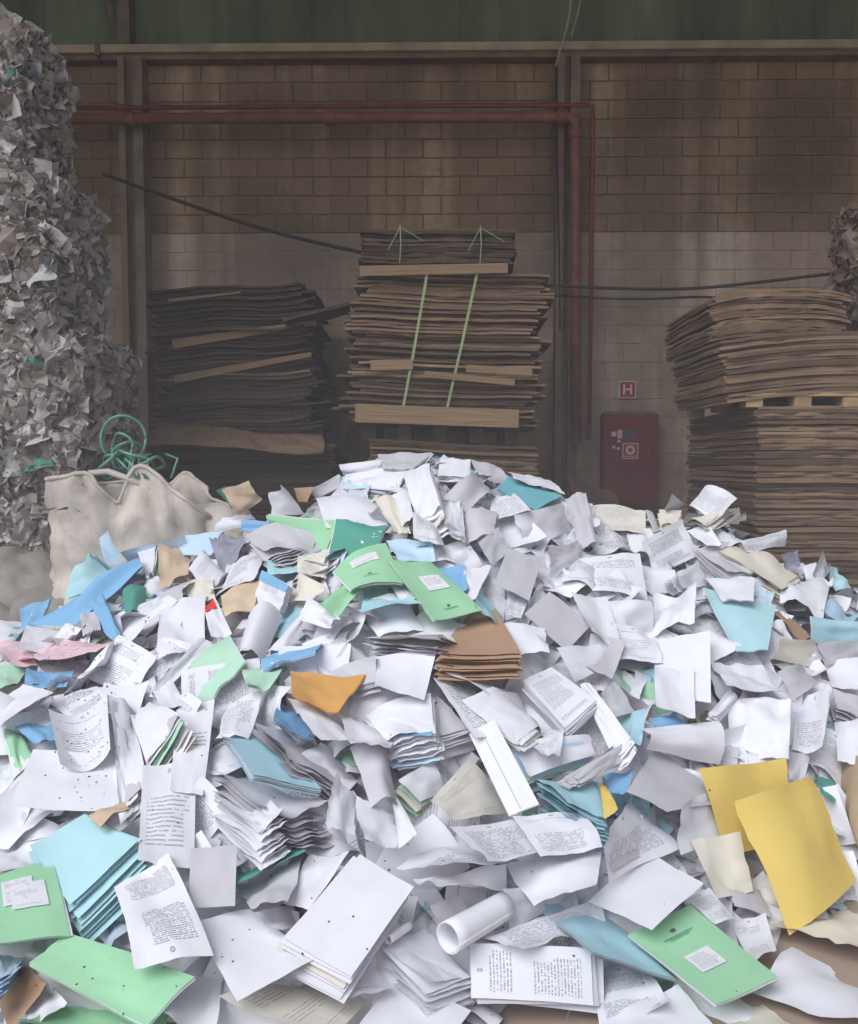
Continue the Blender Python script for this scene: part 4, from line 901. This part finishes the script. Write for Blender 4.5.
I('s', 'p', [(448, 838), (522, 814), (548, 850), (488, 864)], 'wide crumpled sheets', 'crumpled printed sheet across the lower middle, below the long envelope', lift=.19, cr=.06, torn=.03)
I('s', 'p', [(512, 816), (585, 809), (602, 848), (540, 858)], None, 'crumpled printed sheet below the aqua bundle', lift=.19, cr=.05)
I('s', 'w', [(412, 884), (506, 864), (507, 886), (440, 892)], None, None, lift=.15, cr=.06)
I('s', 'w', [(506, 865), (601, 849), (596, 886), (534, 906)], None, 'creased white sheet right under the wide crumpled sheets', lift=.16, cr=.06)
I('s', 'gy', [(430, 905), (460, 895), (470, 915), (440, 925)], lift=.08)
I('s', 'w', [(500, 890), (540, 886), (545, 912), (512, 930)], lift=.09, cr=.06)
I('k', 'w', [(360, 855), (414, 887), (351, 977), (283, 938)], 'big flat bundle at the front', 'big flat blank bundle at the front, below the torn sheets', n=4, sep=.008, lift=.16, cr=.015)
I('s', 'w', [(310, 855), (351, 857), (308, 907), (282, 905)], None, None, lift=.10)
I('s', 'dg', [(237, 875), (298, 846), (306, 852), (237, 888)], None, 'dark green sliver in the hollow behind the big blank sheets', lift=.08)
I('s', 'gy', [(240, 891), (306, 857), (288, 902), (250, 907)], None, None, lift=.08)
I('s', 'w', [(255, 912), (290, 906), (300, 925), (280, 934)], None, None, lift=.07)
I('s', 'crp', [(218, 996), (298, 968), (367, 1001), (330, 1044)], 'cream form at the bottom', 'cream printed form at the bottom edge', lift=.06, cr=.02)
I('s', 'q', [(318, 960), (352, 950), (395, 985), (350, 1000)], None, None, lift=.07)
I('s', 'w', [(399, 974), (471, 1012), (430, 1066), (354, 1030)], None, 'blank sheet corner at the bottom edge left of the bare floor', lift=.09, cr=.02)
I('k', 'w', [(383, 946), (424, 929), (472, 974), (426, 987)], None, 'fanned white bundle below the rolled paper', n=8, sep=.008, lift=.09)
# --- right front
I('k', 'p', [(471, 998), (470, 943), (591, 949), (594, 1005)], 'upside-down letter', 'printed letter with long lines of type at the bottom centre', n=2, sep=.01, lift=.12, cr=.02, cv=.04)
I('s', 'p', [(480, 937), (590, 913), (597, 935), (522, 946)], None, 'printed page folded back behind the bottom centre letter', lift=.10)
I('f', 'b', [(535, 904), (582, 893), (677, 981), (592, 952)], 'light blue folder at the front', 'light blue folder under the green one at the front', lift=.08, cr=.02)
I('s', 'w', [(588, 901), (647, 852), (704, 884), (652, 930)], 'blank diamond sheet', 'blank white sheet lying diamond-wise above the labelled green folder', lift=.15, cr=.015)
I('s', 'p', [(602, 830), (629, 802), (687, 846), (606, 882)], None, 'printed sheet with a code band behind the blank diamond sheet', lift=.14, marks=[('print', 'gy', .05, .70, .5, .85)])
I('f', 'g', [(628, 935), (690, 905), (778, 978), (716, 1006)], 'labelled green folder', 'green folder with a white typed label, front right', lift=.13, cr=.01, marks=[('label', 'p', .26, .46, .64, .68), ('print', 'ink', .44, .16, .51, .19), ('print', 'dg', .25, .235, .70, .245), ('print', 'dg', .32, .26, .62, .268)])
I('s', 'r', [(590, 972), (645, 968), (672, 1002), (600, 1030)], None, None, lift=.06)
I('s', 'w', [(600, 1024), (678, 983), (714, 1022), (640, 1066)], None, 'blank sheet at the bottom edge left of the labelled green folder', lift=.08)
I('s', 'w', [(752, 996), (792, 951), (880, 977), (868, 1024)], None, 'large white sheet on the floor in the lower right corner', lift=.04)
I('s', 'cr', [(714, 1014), (762, 1006), (810, 1034), (720, 1046)], None, 'pale sheet at the bottom edge below the labelled green folder', lift=.04)
I('s', 'cr', [(766, 922), (818, 911), (880, 914), (870, 952)], None, 'torn cream strip on the floor under the yellow sheet', lift=.05, torn=.08)
I('s', 'p', [(688, 898), (709, 888), (735, 918), (714, 926)], None, None, lift=.11)
I('s', 'q', [(729, 921), (766, 916), (777, 952), (752, 962)], None, None, lift=.08)
I('s', 'cr', [(690, 840), (736, 834), (752, 892), (716, 899)], None, None, lift=.10)
I('s', 'w', [(678, 805), (711, 789), (735, 835), (680, 855)], None, None, lift=.13, cr=.04)
I('s', 'gy', [(627, 791), (656, 747), (731, 803), (667, 812)], None, 'smooth grey-white sheet pointing at the yellow sheets', lift=.12, cr=.02)
I('s', 'y', [(698, 769), (783, 759), (802, 840), (722, 857)], 'upper yellow sheet', 'yellow sheet partly under the larger yellow one', lift=.14, cr=.045)
I('s', 'y', [(738, 800), (811, 776), (858, 880), (787, 936)], 'large yellow sheet', 'large crinkled yellow sheet at the right', lift=.20, cr=.042, cu=.08)
I('s', 'gy', [(722, 880), (760, 890), (770, 918), (735, 905)], None, None, lift=.05)
I('s', 'w', [(654, 668), (694, 670), (695, 723), (656, 706)], None, None, lift=.16, cr=.05)
I('s', 'w', [(642, 727), (721, 719), (721, 764), (648, 748)], None, 'white sheet curling up above the grey-white pointed one', lift=.13, cv=.14)
I('f', 'bl', [(648, 720), (674, 714), (691, 725), (668, 734)], None, 'small bright blue folder right of centre', lift=.11)
I('s', 'w', [(709, 664), (761, 669), (799, 700), (724, 692)], None, None, lift=.12, cr=.10)
I('s', 'w', [(726, 700), (791, 697), (789, 757), (733, 753)], 'heavily crumpled sheet above the yellow ones', 'heavily crumpled white sheet just above the yellow sheets', lift=.13, cr=.15)
I('k', 'w', [(708, 715), (730, 690), (737, 697), (716, 718)], None, None, n=3, lift=.12)
I('s', 'gy', [(777, 672), (804, 662), (819, 683), (795, 699)], None, None, lift=.10, cu=.15)
I('s', 'p', [(799, 700), (831, 687), (824, 749), (793, 752)], None, None, lift=.12, cr=.05)
I('s', 'w', [(834, 722), (868, 717), (868, 766), (838, 762)], None, None, lift=.11)
I('k', 'gy', [(832, 690), (866, 700), (866, 719), (838, 708)], None, None, n=5, sep=.02, lift=.10)
I('s', 'dg', [(815, 773), (842, 788), (834, 803), (820, 794)], None, 'dark green scrap right of the large yellow sheet', lift=.06)
I('s', 'gy', [(790, 752), (808, 760), (804, 785), (788, 780)], None, None, lift=.08, cr=.1)
I('s', 'w', [(824, 664), (862, 660), (864, 690), (832, 688)], None, None, lift=.08)
# a sheet rolled into a tube, with real turns
def roll(name, label, cat, pa, pb, Ya, Yb, r, m, group=None, turns=2.2, thick=.004):
    a, b = Vector(at(*pa, Ya)), Vector(at(*pb, Yb)); ax = (b - a).normalized(); u = ax.cross(Vector((0, 0, 1))).normalized(); w = ax.cross(u)
    V, Fc, UV = [], [], []; n = 60
    for i in range(n + 1):
        an = turns * 2 * math.pi * i / n; rr = r * (1 - .10 * i / n / turns * 2.2)
        for j in range(7):
            p = a + (b - a) * (j / 6) + (u * math.cos(an) + w * math.sin(an)) * rr * (1 - .12 * j / 6); V.append(p - a); UV.append((i / n, j / 6))
    Fc = [(i * 7 + j, i * 7 + j + 1, (i + 1) * 7 + j + 1, (i + 1) * 7 + j) for i in range(n) for j in range(6)]
    o = link(name, mesh(name, V, Fc, M[m], UV, smooth=True), None, a)
    if thick: s_ = o.modifiers.new('thick', 'SOLIDIFY'); s_.thickness = thick
    return tag(o, label, cat, group)
Yq = hit(452, 935)
roll('rolled_paper', 'loosely rolled white paper below the wide crumpled sheets', 'paper', (448, 938), (505, 905), Yq - .17, Yq + .02, .044, 'w', thick=.002)
Yq = hit(322, 940)
roll('rolled_paper', 'thin tight paper tube beside the big flat bundle', 'paper', (388, 940), (410, 925), hit(388, 940) - .12, hit(410, 925) - .08, .012, 'w', thick=.001)
# kraft roll cut by the right edge of the picture
Yk = hit(840, 845) - .12; kc = at(897, 834, Yk)
kr = empty('kraft_roll', tuple(kc)); tag(kr, 'tan kraft paper roll cut by the right edge beside the yellow sheet', 'paper roll')
kr.rotation_euler = (0.12, 0.25, -0.25)
mb = MB(); n = 40; V = []
for (y, rr) in ((.0, .055), (-.002, .115), (.004, .135), (.02, .143), (.5, .143), (.5, .055)):
    V += [(rr * math.cos(i * math.tau / n), y, rr * 1.08 * math.sin(i * math.tau / n)) for i in range(n)]
mb.add(V, [(k * n + i, (k + 1) * n + i, (k + 1) * n + (i + 1) % n, k * n + (i + 1) % n) for k in range(5) for i in range(n)]); mb.build('wound_paper', M['kraftroll'], kr, smooth=True)
mb = MB(); V = []
for (y, rr) in ((-.006, .046), (-.006, .056), (.5, .056), (.5, .046)): V += [(rr * math.cos(i * math.tau / n), y, rr * math.sin(i * math.tau / n)) for i in range(n)]
mb.add(V, [(k * n + i, ((k + 1) % 4) * n + i, ((k + 1) % 4) * n + (i + 1) % n, k * n + (i + 1) % n) for k in range(4) for i in range(n)]); mb.build('core_tube', M['br'], kr, smooth=True)

# ------------------------------------------------------------------ more single sheets in the gaps, lower in the heap
rf = random.Random(11)
taken = [it[1] for it in ITEMS]
n_sheets = sum(1 for it in ITEMS if it[0].name.startswith('paper_sheet'))
cand = []
for _ in range(9000):
    px, py = rf.uniform(5, 853), rf.uniform(470, 1015)
    top = float(np.interp(px, [0, 40, 100, 190, 240, 300, 345, 430, 500, 560, 600, 660, 710, 745, 800, 858], [632, 612, 572, 552, 527, 505, 475, 470, 485, 505, 520, 525, 525, 552, 575, 590]))
    if py < top: continue
    if px > 735 and py > 905: continue
    if 440 < px < 560 and py > 1000: continue
    d = min(math.hypot(px - a, py - b) for a, b in taken)
    if d > 21: taken.append((px, py)); cand.append((px, py))
cand = cand[:300 - n_sheets]
for px, py in cand:
    Y = hit(px, py); p = Vector(CAM + ray(px, py) * Y); nn = hnormal(p.x, p.y)
    nn = (nn + Vector((rf.gauss(0, .3), rf.gauss(-.1, .3), rf.gauss(0, .2)))).normalized()
    q = nn.to_track_quat('Z', 'Y') @ Matrix.Rotation(rf.uniform(0, 6.28), 3, 'Z').to_quaternion()
    w, h = .21 * rf.uniform(.8, 1.05), .297 * rf.uniform(.7, 1.05); c = p + nn * rf.uniform(-.035, .012)
    P = [c + q @ Vector(v) for v in ((-w / 2, h / 2, 0), (w / 2, h / 2, 0), (w / 2, -h / 2, 0), (-w / 2, -h / 2, 0))]
    m = rf.choice(('w', 'w', 'w', 'p', 'p', 'q', 'r', 'gy', 'w', 'w', 'w'))
    cr_ = rf.choice((.04, .06, .09, .13)); cu = rf.choice((0, .08, .16, .25, -.12))
    root, _, _ = sheet_obj('paper_sheet', P, m, nx=8, ny=8, curl_u=cu, crumple=cr_, seed=rf.uniform(0, 90), corner=(0, rf.choice((0, .15)), 0, rf.choice((0, 0, .2))))
    tag(root, None, 'paper', 'loose sheets on the heap')
    adj = COLOUR[m]
    if m in ('w', 'gy') and cr_ > .08: adj = 'crumpled ' + ('white' if m == 'w' else 'grey-white')
    ITEMS.append((root, (px, py), None, adj + ' sheet', None))

# ------------------------------------------------------------------ labels for what has none: by its nearest landmarks
LM = [(it[1], it[2]) for it in ITEMS if it[2]]
DIRS = ['right of', 'right below', 'below', 'left below', 'left of', 'left above', 'above', 'right above']
WORDS = {'right of': 'right of', 'right below': 'below and right of', 'below': 'below', 'left below': 'below and left of', 'left of': 'left of', 'left above': 'above and left of', 'above': 'above', 'right above': 'above and right of'}
used = set(it[4] for it in ITEMS if it[4])
for root, (px, py), lm, adj, label in ITEMS:
    if label: continue
    near_l = sorted(LM, key=lambda l: math.hypot(l[0][0] - px, l[0][1] - py))[:7]; got = None
    def rel(l):
        a = math.degrees(math.atan2(py - l[0][1], px - l[0][0])) % 360
        return WORDS[DIRS[int((a + 22.5) // 45) % 8]] + ' the ' + l[1]
    tries = [adj + ' ' + rel(l) for l in near_l[:2]] + [adj + ' lower in the heap ' + rel(l) for l in near_l[:1]]
    tries += [adj + ' between the ' + near_l[i][1] + ' and the ' + near_l[j][1] for i in range(4) for j in range(i + 1, 4)] + [adj + ' ' + rel(l) for l in near_l[2:]]
    for s_ in tries:
        if s_ not in used and len(s_.split()) <= 16: got = s_; break
    if got is None:
        for l in near_l:
            for k in ('partly buried', 'half covered', 'slightly tilted'):
                s_ = k + ' ' + adj + ' ' + rel(l)
                if s_ not in used and len(s_.split()) <= 16: got = s_; break
            if got: break
    root['label'] = got or tries[0]; used.add(root['label'])

# ------------------------------------------------------------------ the uncountable rest of the heap
V, Fc, C = [], [], []
PAL = [(.78, .77, .82)] * 16 + [(.68, .66, .71)] * 5 + [(.74, .70, .66)] + [(.38, .64, .74), (.34, .58, .40), (.45, .33, .24), (.55, .68, .80)]
rm = random.Random(5)
xs = np.arange(-4.0, 4.01, .16); ys = np.arange(1.5, 6.7, .16); ny_ = len(ys)
for x in xs:
    for y in ys:
        z = hz(x, y); V.append((x, y, max(-.03, z - .16 + .05 * noise.noise((x * 3, y * 3, 1))) if z > .02 else -.03)); C.append((.42, .40, .43, 1))
Fc += [(i * ny_ + j, (i + 1) * ny_ + j, (i + 1) * ny_ + j + 1, i * ny_ + j + 1) for i in range(len(xs) - 1) for j in range(ny_ - 1)]
cnt = 0
while cnt < 5200:
    x, y = rm.uniform(-3.4, 3.4), rm.uniform(1.7, 5.9); z = hz(x, y)
    if z < .03: continue
    if abs(x) > .62 * y + .5: continue
    cnt += 1
    nn = (hnormal(x, y) + Vector((rm.gauss(0, .33), rm.gauss(0, .33), rm.gauss(0, .25)))).normalized()
    q = nn.to_track_quat('Z', 'Y') @ Matrix.Rotation(rm.uniform(0, 6.28), 3, 'Z').to_quaternion()
    w, h = .20 * rm.uniform(.7, 1.05), .28 * rm.uniform(.6, 1.05); sd = rm.uniform(0, 99); cu = rm.choice((0, .1, .2, .3, -.15)); am = rm.choice((.03, .06, .12))
    c = Vector((x, y, max(z - rm.uniform(.05, .15), .012))); b = len(V); n = 4; pc = rm.choice(PAL); s_ = rm.uniform(.85, 1.05)
    if z < .03: q = Matrix.Rotation(rm.uniform(0, 6.28), 3, 'Z').to_quaternion(); am = .01; cu = 0
    L = (w + h) / 2
    for j in range(n + 1):
        for i in range(n + 1):
            u, v = i / n, j / n; hgt = L * (cu * (4 * u * (1 - u) - .4) + am * 2 * noise.noise((u * 2.5 + sd, v * 2.5, sd)))
            p = q @ Vector(((u - .5) * w, (v - .5) * h, hgt)) + c
            if p.z < .004: p.z = .004 + .002 * (sd % 1)
            V.append(p); C.append((pc[0] * s_, pc[1] * s_, pc[2] * s_, 1))
    Fc += [(b + j * (n + 1) + i, b + j * (n + 1) + i + 1, b + (j + 1) * (n + 1) + i + 1, b + (j + 1) * (n + 1) + i) for j in range(n) for i in range(n)]
heap = link('waste_paper_heap', mesh('waste_paper_heap', V, Fc, M['tint'], colour=C, smooth=True))
tag(heap, 'deep heap of mixed waste paper filling the foreground', 'paper heap', kind='stuff')
# dark dirt crumbs scattered on the sheets at the left front
dg_ = bpy.context.evaluated_depsgraph_get(); dg_.update(); V, Fc = [], []
for (cx, cy, sx, sy, n) in ((85, 735, 16, 28, 60), (85, 800, 14, 12, 14), (140, 650, 30, 12, 30), (85, 690, 22, 8, 40), (60, 650, 30, 8, 20), (120, 980, 50, 18, 12), (300, 915, 60, 40, 10), (240, 950, 40, 25, 8), (60, 660, 30, 6, 20), (680, 920, 60, 60, 8), (470, 870, 60, 30, 8), (200, 760, 60, 50, 12)):
    for _ in range(n):
        px, py = random.gauss(cx, sx), random.gauss(cy, sy); d = Vector(ray(px, py)).normalized()
        ok, p, nrm, *_r = scene.ray_cast(dg_, Vector(CAM), d)
        if not ok or p.y > 5: continue
        if nrm.dot(d) > 0: nrm = -nrm
        s_ = random.uniform(.0015, .0048); q = nrm.to_track_quat('Z', 'Y'); b = len(V); k = 5
        V += [p + q @ Vector((s_ * random.uniform(.6, 1.4) * math.cos(i * math.tau / k), s_ * random.uniform(.6, 1.4) * math.sin(i * math.tau / k), 0)) for i in range(k)] + [p + nrm * s_ * .7]
        Fc += [(b + i, b + (i + 1) % k, b + k) for i in range(k)]
tag(link('dirt_crumbs', mesh('dirt_crumbs', V, Fc, M['ink'])), 'dark dirt crumbs scattered over the sheets', 'dirt', kind='stuff')

# ------------------------------------------------------------------ haze: scatter volume added for the lens veil, thinning out upwards
mb = MB(); mb.box((-8.7, 0.6, 0.005), (8.7, WY - 0.01, 5.5)); hzo = mb.build('veil_haze', None); tag(hzo, 'thin haze volume added for lens veil, low in the shed', 'haze', kind='stuff')
hm_ = bpy.data.materials.new('veil_haze'); hm_.use_nodes = True; tt = hm_.node_tree; tt.nodes.remove(tt.nodes['Principled BSDF'])
vs_ = tt.nodes.new('ShaderNodeVolumeScatter'); vs_.inputs['Color'].default_value = (1.0, 0.93, 0.95, 1)
geo = tt.nodes.new('ShaderNodeNewGeometry'); sp = tt.nodes.new('ShaderNodeSeparateXYZ'); tt.links.new(geo.outputs['Position'], sp.inputs[0])
tt.links.new(math_(tt, 'MULTIPLY', ramp_(tt, sp.outputs[2], 3.6, 0.9), HAZE), vs_.inputs['Density'])
tt.links.new(vs_.outputs[0], tt.nodes['Material Output'].inputs['Volume']); hzo.data.materials.append(hm_)
